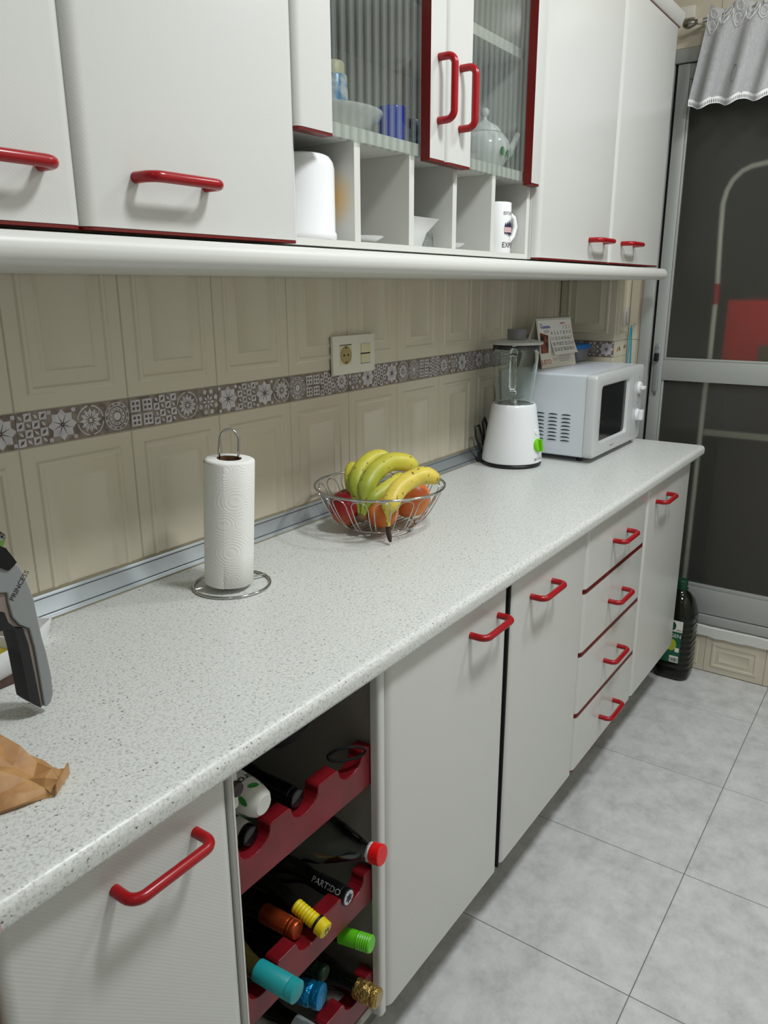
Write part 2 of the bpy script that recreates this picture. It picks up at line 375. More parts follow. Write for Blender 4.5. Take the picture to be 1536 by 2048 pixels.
# far wall pier (x = XW), its return, and the wall that holds the balcony door (x = XD)
wf = sgroup('wall_right', (XW, -0.2288, F), 'far end wall in cream tiles around the balcony door')
bm = B(); box(bm, XW+0.0015, XD+0.12, -0.2288+0.0015, -0.0003, F, CEIL); obj('wall_core', bm, MGR, wf, 0)
fnR = lambda a, b, c: (XW - (-c) if False else XW + c, -a, b)
obj('tile', panel_tile(0.2268, 0.343, 0.001, ZB-0.343, fn=fnR), MTI, wf, 30); obj('tile', panel_tile(0.2268, 0.343, 0.001, ZT, fn=fnR), MTI, wf, 30)
border('border_tile', 0.001, 0.2268, 4, 5, wf, fnR)
fnT = lambda a, b, c: (a, -0.2288 + c, b)
for z, h in ((ZB-0.343, 0.343), (ZT, 0.343)):
    obj('tile', panel_tile(XD-XW-0.002, h, XW+0.001, z, fn=fnT), MTI, wf, 30)
bm = B(); box(bm, XW+0.001, XD-0.001, -0.2288, -0.2278, ZB+0.001, ZT-0.001); obj('tile', bm, MTI, wf, 0)
# fruit print on the plain border piece
MFR1 = mat('orange_fruit_print', (196, 120, 50), 0.4); MFR2 = mat('green_leaf_print', (96, 108, 60), 0.4); MFR3 = mat('brown_fruit_print', (110, 66, 50), 0.4)
bm = B()
for (x, z, r, mi) in ((2.612, 1.230, 0.011, 0), (2.632, 1.233, 0.009, 1), (2.640, 1.229, 0.006, 2), (2.688, 1.236, 0.009, 2), (2.703, 1.238, 0.006, 1)):
    f = bm.faces.new([bm.verts.new((x+r*0.7*math.cos(2*PI*k/12), -0.2292, z+r*math.sin(2*PI*k/12))) for k in range(12)]); f.material_index = mi
obj('fruit_print', bm, [MFR1, MFR2, MFR3], wf, 0)
# wall at XD
Y1, Y2, ZH = -0.2787, -1.55, 2.262       # door opening
bm = B(); box(bm, XD+0.002, XD+0.12, Y1, -0.2272, F, CEIL); box(bm, XD+0.002, XD+0.12, YF, Y2, F, CEIL); box(bm, XD+0.002, XD+0.12, Y2, Y1, ZH+0.012, CEIL); box(bm, XD+0.002, XD+0.12, Y2, Y1, F, 0.136)
obj('wall_core', bm, MGR, wf, 0)
fnD = lambda a, b, c: (XD + c, -a, b)
obj('tile', panel_tile(0.0485, 0.343, 0.2298, ZT, insets=((0, .0015), (.0012, 0), (.01, 0)), fn=fnD), MTI, wf, 30)
obj('tile', panel_tile(0.0485, 0.40, 0.2298, ZB-0.34, insets=((0, .0015), (.0012, 0), (.01, 0)), fn=fnD), MTI, wf, 30)
for i in range(4):
    obj('tile', panel_tile(TW, 0.16, 0.4264+(i-0.0)*TW+0.0, F, insets=((0, 0.0015), (0.0012, 0), (0.024, 0), (0.028, -0.003), (0.036, -0.003), (0.040, 0), (0.052, 0), (0.056, -0.002), (0.060, 0.0003)), fn=fnD), MTI, wf, 30)
for i in range(6): obj('tile', panel_tile(TW, CEIL-ZH-0.014, 0.2325+i*TW, ZH+0.013, insets=((0, .0015), (.0012, 0), (.02, 0)), fn=fnD), MTI, wf, 30)
# rough plaster sill under the door track
bm = B(); n = 40; prev = None; rr = random.Random(3)
for i in range(n+1):
    y = -0.29 - i*(1.24/n); lo = 0.0835 + rr.uniform(-0.004, 0.004); xo = XD - 0.012 - rr.uniform(0, 0.003)
    ring = [bm.verts.new(p) for p in ((XD+0.02, y, lo), (xo, y, lo+0.003), (xo-0.002, y, 0.128+rr.uniform(-.002, .002)), (XD+0.02, y, 0.138))]
    if prev:
        for q in range(3): bm.faces.new((prev[q], prev[q+1], ring[q+1], ring[q]))
    prev = ring
obj('trim_1', bm, mat('white_plaster', (214, 214, 208), 0.85), None, 50, loc=(XD, -0.29, 0.09))['kind'] = 'structure'
# other walls, ceiling
bm = B(); box(bm, XL-0.1, XL, YF, 0.1, F, CEIL); struct(obj('wall_left', bm, MWALL, None, 0))
bm = B(); box(bm, XL, XD+0.12, YF-0.1, YF, F, CEIL); struct(obj('wall_front', bm, MWALL, None, 0))
bm = B(); box(bm, XL-0.1, XD+0.12, YF-0.1, 0.12, CEIL, CEIL+0.1); struct(obj('ceiling', bm, MCEIL, None, 0))
# floor
fl = sgroup('floor', (0, -0.9, F), 'pale grey marbled floor tiles'); bm = B(); box(bm, XL, XD+0.12, YF, 0.12, F-0.06, F-0.0012); obj('screed', bm, MFG, fl, 0)
FS = 0.4604; fx0, fy0 = 2.3945, -0.908
for i in range(-9, 1):
    for j in range(-3, 3):
        x0, x1 = fx0+i*FS, fx0+(i+1)*FS; y0, y1 = fy0+j*FS, fy0+(j+1)*FS
        x0, x1 = max(x0, XL), min(x1, XD); y0, y1 = max(y0, YF), min(y1, 0.0)
        if x1-x0 < 0.02 or y1-y0 < 0.02: continue
        bm = B(); g = 0.0011; box(bm, x0+g, x1-g, y0+g, y1-g, F-0.006, F, bev=0.0006, seg=1); obj('tile', bm, MFL, fl, 0)
# balcony beyond the frosted door
MBAL = mat('balcony_wall', (112, 108, 98), 0.8)
bm = B(); box(bm, 4.2, 4.3, -2.4, 0.3, F-0.05, 2.6); struct(obj('wall_balcony', bm, MBAL, None, 0), 'dark balcony wall beyond the frosted door')
bm = B(); box(bm, XD+0.12, 4.3, 0.2, 0.3, F-0.05, 2.6); struct(obj('wall_balcony_side', bm, MBAL, None, 0))
bm = B(); box(bm, XD+0.12, 4.3, -2.5, -2.4, F-0.05, 2.6); struct(obj('wall_balcony_end', bm, MBAL, None, 0))
bm = B(); box(bm, XD+0.12, 4.3, -2.5, 0.3, F-0.12, F-0.05); struct(obj('floor_balcony', bm, MFG, None, 0))
bm = B(); box(bm, XD+0.12, 4.3, -2.5, 0.3, 2.5, 2.6); struct(obj('ceiling_balcony', bm, MBAL, None, 0))

# ---- balcony door (aluminium, frosted)
dr = sgroup('door_1', (XD, -0.9, 0.14), 'aluminium balcony door with two frosted panes')
def dpart(name, boxes, m=MALD, bev=0.0015):
    bm = B()
    for b_ in boxes: box(bm, *b_, bev=bev, seg=2)
    return obj(name, bm, m, dr)
dpart('frame', [(XD-0.012, XD+0.045, -0.3225, -0.280, 0.14, ZH+0.01)]); dpart('frame', [(XD-0.010, XD+0.045, Y2, -0.3230, 2.229, ZH+0.01)])
dpart('frame', [(XD-0.012, XD+0.045, Y2, Y2+0.04, 0.14, 2.228)]); dpart('track', [(XD-0.010, XD+0.06, Y2+0.041, -0.3228, 0.1385, 0.1745)])
dpart('frame_gap_shade', [(XD+0.010, XD+0.03, -0.3330, -0.3228, 0.176, 2.228)], MDARK, 0)  # dark strip stands in for the shade in the gap beside the stile
dpart('stile', [(XD+0.000, XD+0.032, -0.3755, -0.3335, 0.177, 2.226)]); dpart('stile', [(XD, XD+0.032, Y2+0.045, Y2+0.095, 0.177, 2.226)])
ya, yb = Y2+0.0955, -0.3760
dpart('top_rail', [(XD+0.001, XD+0.031, ya, yb, 2.176, 2.225)]); dpart('middle_rail', [(XD+0.001, XD+0.031, ya, yb, 1.1112, 1.1895)]); dpart('bottom_rail', [(XD+0.001, XD+0.031, ya, yb, 0.178, 0.282)])
dpart('glazing_bead', [(XD+0.006, XD+0.026, ya, yb, 1.190, 1.1985)]); dpart('glazing_bead', [(XD+0.006, XD+0.026, ya, yb, 0.2825, 0.298)])
dpart('glazing_bead', [(XD+0.006, XD+0.026, -0.3835, -0.3762, 0.2985, 1.1108)]); dpart('glazing_bead', [(XD+0.006, XD+0.026, -0.3835, -0.3762, 1.199, 2.1755)])
dpart('frosted_pane', [(XD+0.013, XD+0.018, ya, -0.384, 1.199, 2.1755)], MFROST, 0); dpart('frosted_pane', [(XD+0.013, XD+0.018, ya, -0.384, 0.2985, 1.1108)], MFROST, 0)
bm = B(); box(bm, XD-0.011, XD-0.0005, -0.3655, -0.3450, 1.065, 1.250, bev=0.004)
lk = obj('lock_handle', bm, MAL, dr)
bm = B(); box(bm, XD-0.030, XD-0.0112, -0.3640, -0.3470, 1.185, 1.216, bev=0.003); part(obj('thumb_turn', bm, MBLK, lk), 'black thumb turn')
bm = B(); lathe(bm, [(0, 0), (0.006, 0), (0.006, 0.002), (0, 0.002)], (XD-0.0112, -0.3552, 1.238), (-1, 0, 0), 12); obj('screw', bm, MCH, lk)
bm = B(); lathe(bm, [(0, 0), (0.005, 0), (0.005, 0.002), (0, 0.002)], (XD-0.0005, -0.3552, 1.054), (-1, 0, 0), 12); obj('screw', bm, MCH, lk)

# things on the balcony seen through the glass
rk = thing('drying_rack', 'pale tubular rack arch seen through the upper frosted pane', 'rack', (2.86, -0.6, F-0.05))
def on_x(x2, y, z, x1=3.05):       # carries a point of the plane x1 to the plane x2 along the same sight direction
    s = (x2+0.4219)/(x1+0.4219); return (x2, -1.2501+(y+1.2501)*s, 1.4616+(z-1.4616)*s)
pth = [on_x(2.86, *p) for p in ((-0.4702, 0.15), (-0.4703, 0.7843), (-0.4698, 1.0435), (-0.4740, 1.1793), (-0.4722, 1.4804), (-0.4632, 1.6636), (-0.4600, 1.78), (-0.470, 1.83), (-0.4878, 1.8665), (-0.52, 1.897), (-0.555, 1.912), (-0.6072, 1.9194), (-0.9, 1.925))]
pth[0] = (pth[0][0], pth[0][1], F-0.05)
bm = B(); tube(bm, pth, 0.0095, 12); obj('tube_frame', bm, mat('pale_tube', (242, 246, 240), 0.4), rk)
bm = B(); tube(bm, [on_x(2.86, -0.4722, 1.475), on_x(2.86, -0.4735, 1.395)], 0.0125, 12); part(obj('joint_sleeve', bm, mat('red_sleeve', (196, 36, 48), 0.4), rk), 'red plastic sleeve')
bm = B(); p = on_x(2.86, -0.60, 0.865); box(bm, 2.852, 2.868, -1.35, p[1]+0.11, p[2]-0.012, p[2]+0.012, bev=0.003); obj('cross_bar', bm, mat('pale_bar', (190, 192, 180), 0.5), rk)
st = thing('red_crate', 'bright red box seen blurred through the upper frosted pane', 'box', (2.93, -0.85, F-0.05))
bm = B(); p = on_x(2.93, -0.5202, 1.4117); q = on_x(2.93, -0.5202, 1.195)
box(bm, 2.93, 3.25, -1.15, p[1], 1.10, p[2], bev=0.006); obj('shell', bm, mat('red_plastic', (230, 26, 30), 0.4), st)
bm = B(); box(bm, 2.926, 3.2, -1.10, p[1]-0.13, 1.16, 1.245, bev=0.006); part(obj('front_panel', bm, mat('brown_panel', (120, 96, 78), 0.5), st), 'brown panel')
bm = B(); box(bm, 2.96, 3.22, -1.13, p[1]-0.02, F-0.05, 1.0995, bev=0.004); part(obj('stand', bm, mat('dark_stand', (60, 50, 48), 0.5), st), 'dark stand')

# ---- curtain
cr = thing('curtain_rod', 'brushed metal curtain rod with rounded finial above the balcony door', 'rod', (2.66, -0.6, 2.34))
ra, rb = Vector((2.66, -0.385, 2.3352)), Vector((2.66, -1.60, 2.4055)); ra2 = ra
bm = B(); tube(bm, [ra, rb], 0.0075, 14); obj('pole', bm, MCH, cr)
bm = B(); lathe(bm, [(0, 0), (0.009, 0.004), (0.015, 0.014), (0.016, 0.024), (0.012, 0.036), (0.010, 0.042), (0.0085, 0.043), (0.0085, 0.062), (0, 0.062)], Vector((2.66, -0.352, 2.3335)), (0, -1, 0.058), 20); obj('finial', bm, mat('brushed_nickel', (150, 146, 138), 0.3, metal=1), cr)
bm = B(); tube(bm, [(2.66, -0.412, 2.337), (XD+0.001, -0.412, 2.337)], 0.006, 10); tube(bm, [(2.66, -0.405, 2.3365), (2.66, -0.419, 2.3375)], 0.0115, 14); obj('bracket', bm, mat('cream_bracket', (200, 192, 176), 0.5), cr)
MCUR = bpy.data.materials.new('sheer_linen'); MCUR.use_nodes = True; b_ = BS(MCUR); b_.inputs['Base Color'].default_value = lin((240, 240, 240)); b_.inputs['Roughness'].default_value = 0.9
v = coords(MCUR); n1 = noise_n(MCUR, coords(MCUR, (1, 1, 0.05)), 900, 1); n2 = noise_n(MCUR, coords(MCUR, (1, 0.05, 1)), 900, 1)
mx = mixc(MCUR, 0.5, n1.outputs[0], n2.outputs[0]); LK(MCUR, ramp(MCUR, mx, [(0.4, lin((178, 178, 180))), (0.6, lin((212, 212, 212)))]), b_.inputs['Base Color'])
tlc = N(MCUR, 'ShaderNodeBsdfTranslucent'); tlc.inputs[0].default_value = lin((214, 214, 210)); mxs = N(MCUR, 'ShaderNodeMixShader'); mxs.inputs[0].default_value = 0.25
trp = N(MCUR, 'ShaderNodeBsdfTransparent'); mx2 = N(MCUR, 'ShaderNodeMixShader'); mx2.inputs[0].default_value = 0.04
LK(MCUR, b_.outputs[0], mxs.inputs[1]); LK(MCUR, tlc.outputs[0], mxs.inputs[2]); LK(MCUR, mxs.outputs[0], mx2.inputs[1]); LK(MCUR, trp.outputs[0], mx2.inputs[2]); LK(MCUR, mx2.outputs[0], MCUR.node_tree.nodes['Material Output'].inputs[0])
MLACE = mat('white_lace', (232, 232, 230), 0.9)
ct = thing('valance_curtain', 'short sheer white valance with lace trim hanging over the balcony door', 'curtain', (2.66, -0.8, 2.06))
def cur(s, t):
    """s: along (0..1), t: 0 at the top, 1 at the hem"""
    y = -0.444 - s*1.05; yy = y + (0.046*t if s < 0.5 else 0.046*t*(1-s)*2)
    q_ = math.sin(s*2*PI*11.5 + 0.6); fold = (abs(q_)**0.7)*(1 if q_ > 0 else -1)*0.017*(0.6+0.6*t) + math.sin(s*2*PI*3.1+0.4)*0.009*t
    rodz = 2.3352 + (0.385+y)*-0.058
    pinch = math.sin(s*2*PI*11.5+0.6)
    ztop = rodz + 0.028 + 0.010*math.sin(s*2*PI*11.5+2.0)
    zb = 2.078 + 0.009*math.sin(s*2*PI*11.5+1.4)
    x = 2.645 - 0.0 + fold - 0.012*t
    if t < 0.25: x = x*(t/0.25) + (1-t/0.25)*(2.654 - 0.010*abs(pinch) + (0.016 if pinch < -0.25 else -0.004))
    return Vector((x, yy, ztop + (zb-ztop)*t))
NS, NT = 170, 22
def sheet(bm, t0, t1, nt, off=0.0, s0=0, s1=1.0, ns=NS):
    rows = [[bm.verts.new(cur(s0+(s1-s0)*i/ns, t0+(t1-t0)*j/nt) + Vector((off, 0, 0))) for i in range(ns+1)] for j in range(nt+1)]
    for j in range(nt):
        for i in range(ns): bm.faces.new((rows[j][i], rows[j][i+1], rows[j+1][i+1], rows[j+1][i]))
bm = B(); sheet(bm, 0, 1, NT); obj('cloth', bm, MCUR, ct, 60)
bm = B()
for i in range(230):                     # picot edging on the hem
    s = i/230; a = cur(s, 0.993); b2 = cur(s+0.0026, 0.993); d = Vector((0, 0, -0.013))
    w_ = (b2-a); vs = [a, b2, b2+d, a+d]
    f = bm.faces.new([bm.verts.new(q+Vector((-0.001, 0, 0))) for q in vs])
for i in range(230):
    a = cur(i/230, 0.993)+Vector((-0.001, 0, -0.013)); b2 = cur((i+1)/230, 0.993)+Vector((-0.001, 0, -0.013))
    bm.faces.new([bm.verts.new(q) for q in (a, b2, b2+Vector((0, 0, -0.003)), a+Vector((0, 0, -0.003)))])
    bm.faces.new([bm.verts.new(q) for q in (a+Vector((0, 0, 0.019)), b2+Vector((0, 0, 0.019)), b2+Vector((0, 0, 0.010)), a+Vector((0, 0, 0.010)))])
lt = obj('lace_trim', bm, MLACE, ct, 0); lt['kind'] = 'stuff'
bm = B()
for k in range(26):                      # scalloped lace header with open hearts
    s0 = k/26
    def lp(u, v_): q = cur(min(1, s0+(u+0.5)/26), max(0, v_)); return q + Vector((-0.0065, 0, 0))
    big = 0.20 if k % 2 else 0.27
    pts = [(-0.5, 0.10), (-0.38, big*0.75), (-0.2, big*0.9), (0, big), (0.2, big*0.9), (0.38, big*0.75), (0.5, 0.10)]
    tube(bm, [lp(*p) for p in pts], 0.0011, 5)
    tube(bm, [lp(0.24*math.cos(a), big*0.70+0.045*math.sin(a)) for a in [2*PI*i/12 for i in range(12)]], 0.0008, 5, closed=True)
    tube(bm, [lp(0.30*math.cos(a), 0.07+0.045*math.sin(a)) for a in [2*PI*i/12 for i in range(12)]], 0.0009, 5, closed=True)
lh = obj('lace_header', bm, MLACE, ct, 60)
bm = B(); tube(bm, [cur(0.128+0.010*math.cos(a), 0.72+0.09*math.sin(a))+Vector((-0.0025, 0, 0)) for a in [2*PI*i/16 for i in range(16)]], 0.0016, 5, closed=True); part(obj('cutwork_motif', bm, MGRYP, ct, 60), 'dark cutwork petal')
# small white junction box above the door
jb = B(); box(jb, XD-0.022, XD-0.0005, -0.378, -0.31, 2.3635, 2.4025, bev=0.003); tag(obj('junction_box', jb, MIVW, None, 35, loc=(XD, -0.34, 2.38)), 'small pale junction box on the wall above the curtain rod finial', 'box')
# adhesive hook with turquoise cord
hk = thing('adhesive_hook', 'clear adhesive wall hook beside the balcony door frame', 'hook', (2.70, -0.2288, 1.35))
bm = B(); box(bm, 2.650, 2.712, -0.2312, -0.2292, 1.3195, 1.388, bev=0.001); obj('pad', bm, mat('clear_pad', (196, 192, 188), 0.15), hk)
bm = B(); tube(bm, [(2.676, -0.2316, 1.372), (2.676, -0.2330, 1.335), (2.680, -0.240, 1.316), (2.686, -0.252, 1.312), (2.690, -0.262, 1.320), (2.690, -0.264, 1.328)], 0.0022, 8); obj('hook_wire', bm, MCH, hk)
cd = thing('hanging_cord', 'turquoise looped cord hanging from the adhesive hook', 'cord', (2.69, -0.252, 1.20))
bm = B(); tube(bm, [(2.672, -0.249, 1.06), (2.674, -0.250, 1.16), (2.680, -0.2505, 1.25), (2.684, -0.251, 1.3125), (2.687, -0.252, 1.3175), (2.690, -0.252, 1.3125), (2.702, -0.2515, 1.25), (2.714, -0.251, 1.16), (2.722, -0.250, 1.06)], 0.0026, 8); obj('strand', bm, mat('turquoise_cord', (20, 150, 176), 0.6), cd)

# ================================================================== UNITS
def handle_path(cx, y, z, L=0.12, st=0.036, r=0.016, vert=False):
    pts = [(-L/2, 0), (-L/2, -st+r)] + arc((-L/2+r, -st+r), r, PI, 1.5*PI, 6)[1:] + arc((L/2-r, -st+r), r, 1.5*PI, 2*PI, 6) + [(L/2, 0)]
    return [((cx, y+q, z+p) if vert else (cx+p, y+q, z)) for p, q in pts]
def handle(cx, y, z, parent, vert=False, L=0.12):
    bm = B(); tube(bm, handle_path(cx, y, z, L, vert=vert), 0.0072, 14); return part(obj('handle', bm, MRH, parent, 50), 'red bow handle')
def slab_door(name, x0, x1, z0, z1, y, parent, r=0.018, thick=0.020, g=0.0012, red_bot=True, red_top=True, rc=0.006, band=''):
    """post-formed panel: rounded upright edges, dark red top and bottom edges"""
    x0 += g; x1 -= g; yb = y+thick
    pr = [(x1, yb), (x1, y+r*0.85)] + [(x1-r+r*math.cos(a), y+r*0.85-r*0.85*math.sin(a)) for a in [PI/2*i/6 for i in range(1, 7)]] + [(x0+r-r*math.sin(a), y+r*0.85-r*0.85*math.cos(a)) for a in [PI/2*i/6 for i in range(0, 7)]] + [(x0, yb)]
    bm = B(); prism(bm, pr, XY, z0, z1, 0, 1)
    d = obj(name, bm, [MW, MRE if (red_bot or red_top) else MW], parent, 40)
    if band:
        pi_ = [(x0+0.001 if p[0] < (x0+x1)/2 else x1-0.001, p[1]) if abs(p[0]-x0) < 1e-6 or abs(p[0]-x1) < 1e-6 else (p[0], p[1]+0.0007) for p in pr]
        bt_ = 0.0044 if band == 'b' else 0.0058
        for zz in ([z0] if band == 'b' else [z0, z1+bt_]):
            bm = B(); prism(bm, pi_, XY, zz-bt_, zz-0.0001, 0); obj('edge_band', bm, MRE, d, 40)
    return d
def carcass(bm, x0, x1, y0, y1, z0, z1, t=0.018, back=True):
    box(bm, x0, x0+t, y0, y1, z0, z1); box(bm, x1-t, x1, y0, y1, z0, z1); box(bm, x0+t, x1-t, y0, y1, z0, z0+t); box(bm, x0+t, x1-t, y0, y1, z1-t, z1)
    if back: box(bm, x0+t, x1-t, y1-0.006, y1, z0+t, z1-t)
YD = -0.578; ZD = 0.122; ZTOP = 0.860; YC = YD+0.0205
def base_unit(label, x0, x1, cols, hx, hz, group='white base cabinets under the worktop'):
    u = thing('base_cabinet', label, 'cabinet', ((x0+x1)/2, -0.28, ZD), group)
    bm = B(); carcass(bm, x0+0.0005, x1-0.0005, YC, -0.004, ZD+0.004, ZTOP-0.001); obj('carcass', bm, MWP, u, 0)
    d = slab_door('door', x0, x1, ZD, ZTOP-0.003, YD, u)
    handle(hx, YD+0.0006, hz, d); return u
base_unit('nearest white base door with red handle, at the left of the wine rack', -0.1475, 0.1760, 1, 0.054, 0.8037)
base_unit('white base door between the wine rack and its neighbour, red handle at top', 0.5345, 0.9965, 1, 0.888, 0.7980)
base_unit('white base door with red handle just left of the four drawers', 1.0080, 1.4600, 1, 1.172, 0.7850)
base_unit('farthest white base door, beyond the drawers beside the oil bottle', 1.9790, 2.4885, 1, 2.128, 0.7930)
u = thing('drawer_cabinet', 'white base unit with four drawers parted by dark red lines', 'cabinet', (1.72, -0.28, ZD), 'white base cabinets under the worktop')
bm = B(); carcass(bm, 1.4605, 1.9785, YC, -0.004, ZD+0.004, ZTOP-0.001); obj('carcass', bm, MWP, u, 0)
zs = [ZD-0.006, 0.300, 0.489, 0.676, ZTOP-0.003]
for i, hz in zip(range(4), (0.2015, 0.391, 0.582, 0.768)):
    bm = B(); z0, z1 = zs[i], zs[i+1]; rr_ = 0.012
    d = slab_door('drawer', 1.4600, 1.9790, z0+0.0072, z1-(0.0072 if i < 3 else 0.006), YD, u, band='bt')
    handle(1.7285, YD+0.0006, hz, d)
gs = thing('door_gap_shade', 'black tapering strip painting the shade in the gap between the second and third base doors', 'strip', (1.002, -0.57, ZD))  # added dark strip that paints the shade of the narrow gap
bm = B(); prism(bm, [(0.9975, ZTOP-0.001), (1.0055, ZTOP-0.001), (1.0010, ZD), (0.9975, ZD)], XZ, -0.5785, -0.5585, 0); obj('strip', bm, MDARK, gs, 0)
# brown end panel left of the first door
bm = B(); box(bm, -0.75, -0.1490, YD, -0.004, ZD, ZTOP-0.002, bev=0.002); tag(obj('oven_housing', bm, mat('brown_wood', (112, 76, 52), 0.5), None, 35, loc=(-0.45, -0.3, ZD)), 'brown wooden unit front at the bottom left edge beside the nearest base door', 'cabinet')
# plinth
bm = B(); box(bm, -0.75, 2.485, -0.470, -0.455, F, ZD+0.0035); tag(obj('plinth', bm, mat('grey_plinth', (128, 126, 122), 0.5), None, 35, loc=(0.8, -0.46, F)), 'recessed grey kickboard under the base cabinets', 'plinth')
# ---- worktop
wt = thing('worktop', 'long pale grey flecked laminate worktop with rounded front edge', 'worktop', (0.9, -0.3, H-0.035))
yf = -0.6003; r1, r2 = 0.014, 0.010; zt_, zb_ = H, H-0.0352
pr = [(-0.0015, zt_)] + arc((yf+r1, zt_-r1), r1, PI/2, PI, 7) + arc((yf+r2, zb_+r2), r2, PI, 1.5*PI, 5) + [(-0.0015, zb_)]
bm = B(); prism(bm, pr, YZ, -1.2, XW-0.002, 0); obj('slab', bm, MCT, wt, 40)
# upstand
us = thing('upstand_profile', 'aluminium splashback trim running along the back of the worktop', 'trim', (1.0, -0.02, H))
pr = [(-0.0005, H+0.0395), (-0.004, H+0.0395), (-0.006, H+0.037), (-0.0075, H+0.034), (-0.0235, H+0.0085), (-0.0245, H+0.0085), (-0.026, H+0.0065), (-0.0275, H+0.0068), (-0.0316, H+0.003), (-0.0316, H+0.0004), (-0.0005, H+0.0004)]
bm = B(); prism(bm, pr, YZ, -0.60, XW-0.003, 0); obj('profile', bm, MAL, us, 20)
bm = B(); tube(bm, [(-0.60, -0.0243, H+0.0092), (XW-0.004, -0.0243, H+0.0092)], 0.0012, 6); tube(bm, [(-0.60, -0.0082, H+0.0342), (XW-0.004, -0.0082, H+0.0342)], 0.0009, 6); part(obj('groove_line', bm, mat('groove_grey', (84, 88, 90), 0.5, metal=0.4), us, 60), 'dark groove lines')['kind'] = 'stuff'
bm = B(); box(bm, -0.60, XW-0.003, -0.0036, -0.0004, H+0.0396, H+0.0445); box(bm, -0.60, XW-0.003, -0.0335, -0.0318, H+0.0002, H+0.0022); part(obj('sealant_bead', bm, mat('beige_sealant', (150, 142, 118), 0.7), us, 0), 'beige sealant lines')

# ---- wine rack bay
rx0, rx1 = 0.1768, 0.5330
rk = thing('wine_rack_unit', 'open white base bay with three dark red scalloped bottle boards', 'rack', (0.355, -0.28, ZD))
bm = B(); carcass(bm, rx0, rx1, -0.560, -0.004, ZD+0.004, ZTOP-0.001, t=0.0100); obj('carcass', bm, mat('shaded_inner_board', (150, 146, 136), 0.5), rk, 0)  # white board greyed, the shade inside the bay is put into its colour
bm = B(); box(bm, rx0+0.0165, rx1-0.0165, -0.0165, -0.0105, ZD+0.025, ZTOP-0.020); part(obj('bay_shade_sheet', bm, mat('dark_bay_shade', (52, 44, 38), 0.8), rk, 0), 'added dark sheet standing in for the bay shade')  # added dark sheet, its colour carries the shade at the back
for xa, xb_ in ((rx0, rx0+0.0090), (rx1-0.0205, rx1)):
    bm = B(); pr = [(xb_, -0.5605), (xb_, -0.572)] + [(xb_-0.006+0.006*math.cos(a), -0.572-0.006*math.sin(a)) for a in (0.5, 1.0, PI/2)] + [(xa+0.006-0.006*math.cos(a), -0.572-0.006*math.sin(a)) for a in (PI/2, 1.0, 0.5)] + [(xa, -0.572), (xa, -0.5605)]
    prism(bm, pr, XY, ZD, ZTOP-0.003, 0); obj('edge_strip', bm, MW, rk, 40)
def scallop(z0, z1, nz):
    cs = (0.2335, 0.343, 0.4585); hw = 0.0315; x0, x1 = rx0+0.0110, rx1-0.0110
    pts = [(x1, z0), (x1, z1-0.008), (x1-0.006, z1)]
    for c in cs[::-1]:
        pts += [(c+hw+0.004, z1), (c+hw, z1-0.003)]
        for i in range(1, 10):
            a = PI*i/10; pts.append((c+hw*math.cos(a), z1-0.006-(z1-nz-0.006)*math.sin(a)))
        pts += [(c-hw, z1-0.003), (c-hw-0.004, z1)]
    pts += [(x0+0.002, z1), (x0, z1-0.002), (x0, z0)]
    return pts
for z0, z1, nz in ((0.631, 0.709, 0.679), (0.386, 0.455, 0.426), (0.150, 0.2225, 0.194)):
    bm = B(); prism(bm, scallop(z0, z1, nz), XZ, -0.559, -0.531, 0); bo = obj('bottle_board', bm, MRW, rk, 0)
    mo = bo.modifiers.new('b', 'BEVEL'); mo.width = 0.0022; mo.segments = 2; mo.limit_method = 'ANGLE'; mo.angle_limit = math.radians(40)
    bm = B(); box(bm, rx0+0.0102, rx1-0.0102, -0.285, -0.262, nz-0.060, nz-0.026); obj('rear_rail', bm, MRW, rk, 0)

# ---- bottles lying in the rack.  profile along the axis from the mouth (0) back to the foot
GDK = glass('dark_bottle_glass', (22, 26, 18), 0.03, 1.5); BS(GDK).inputs['Transmission Weight'].default_value = 0.5
GOL = glass('olive_bottle_glass', (92, 84, 42), 0.03, 1.5); BS(GOL).inputs['Transmission Weight'].default_value = 0.7
GPET = glass('clear_plastic_bottle', (232, 240, 238), 0.03, 1.35)
def bottle(label, tip, axis, body, glass_m, cap_prof, cap_m, L=0.31, rb=0.039, neck=0.0145, cap_label=None, name='wine_bottle', capname='capsule', group=None):
    tip = Vector(tip); d = -Vector(axis).normalized()     # d runs from the tip back to the foot
    t = thing(name, label, 'bottle', (tip.x, tip.y, tip.z), group)
    c1 = cap_prof[-1][1]
    prof = [(0, c1*0.5), (neck, c1*0.5), (neck, 0.085), (neck+0.003, 0.10), (rb*0.72, 0.125), (rb*0.95, 0.145), (rb, 0.16), (rb, L-0.006), (rb-0.006, L), (0, L-0.012)]
    if body == 'champagne': prof = [(0, c1*0.5), (neck, c1*0.5), (neck+0.002, 0.07), (neck+0.010, 0.11), (rb*0.8, 0.15), (rb, 0.185), (rb, L-0.006), (rb-0.006, L), (0, L-0.016)]
    if body == 'pet': prof = [(0, 0.012), (0.0125, 0.012), (0.0125, 0.022), (0.017, 0.0225), (0.017, 0.025), (0.0125, 0.026), (0.0135, 0.034), (0.022, 0.055), (0.033, 0.085), (0.043, 0.120), (0.046, 0.145), (0.0435, 0.155), (0.0455, 0.165), (0.0455, L-0.02), (0.038, L), (0, L-0.008)]
    bm = B(); lathe(bm, prof, tip, d, 32); g_ = obj('body', bm, glass_m, t, 50)
    bm = B(); lathe(bm, cap_prof, tip, d, 28); c_ = part(obj(capname, bm, cap_m, t, 35), cap_label)
    return t, g_, c_
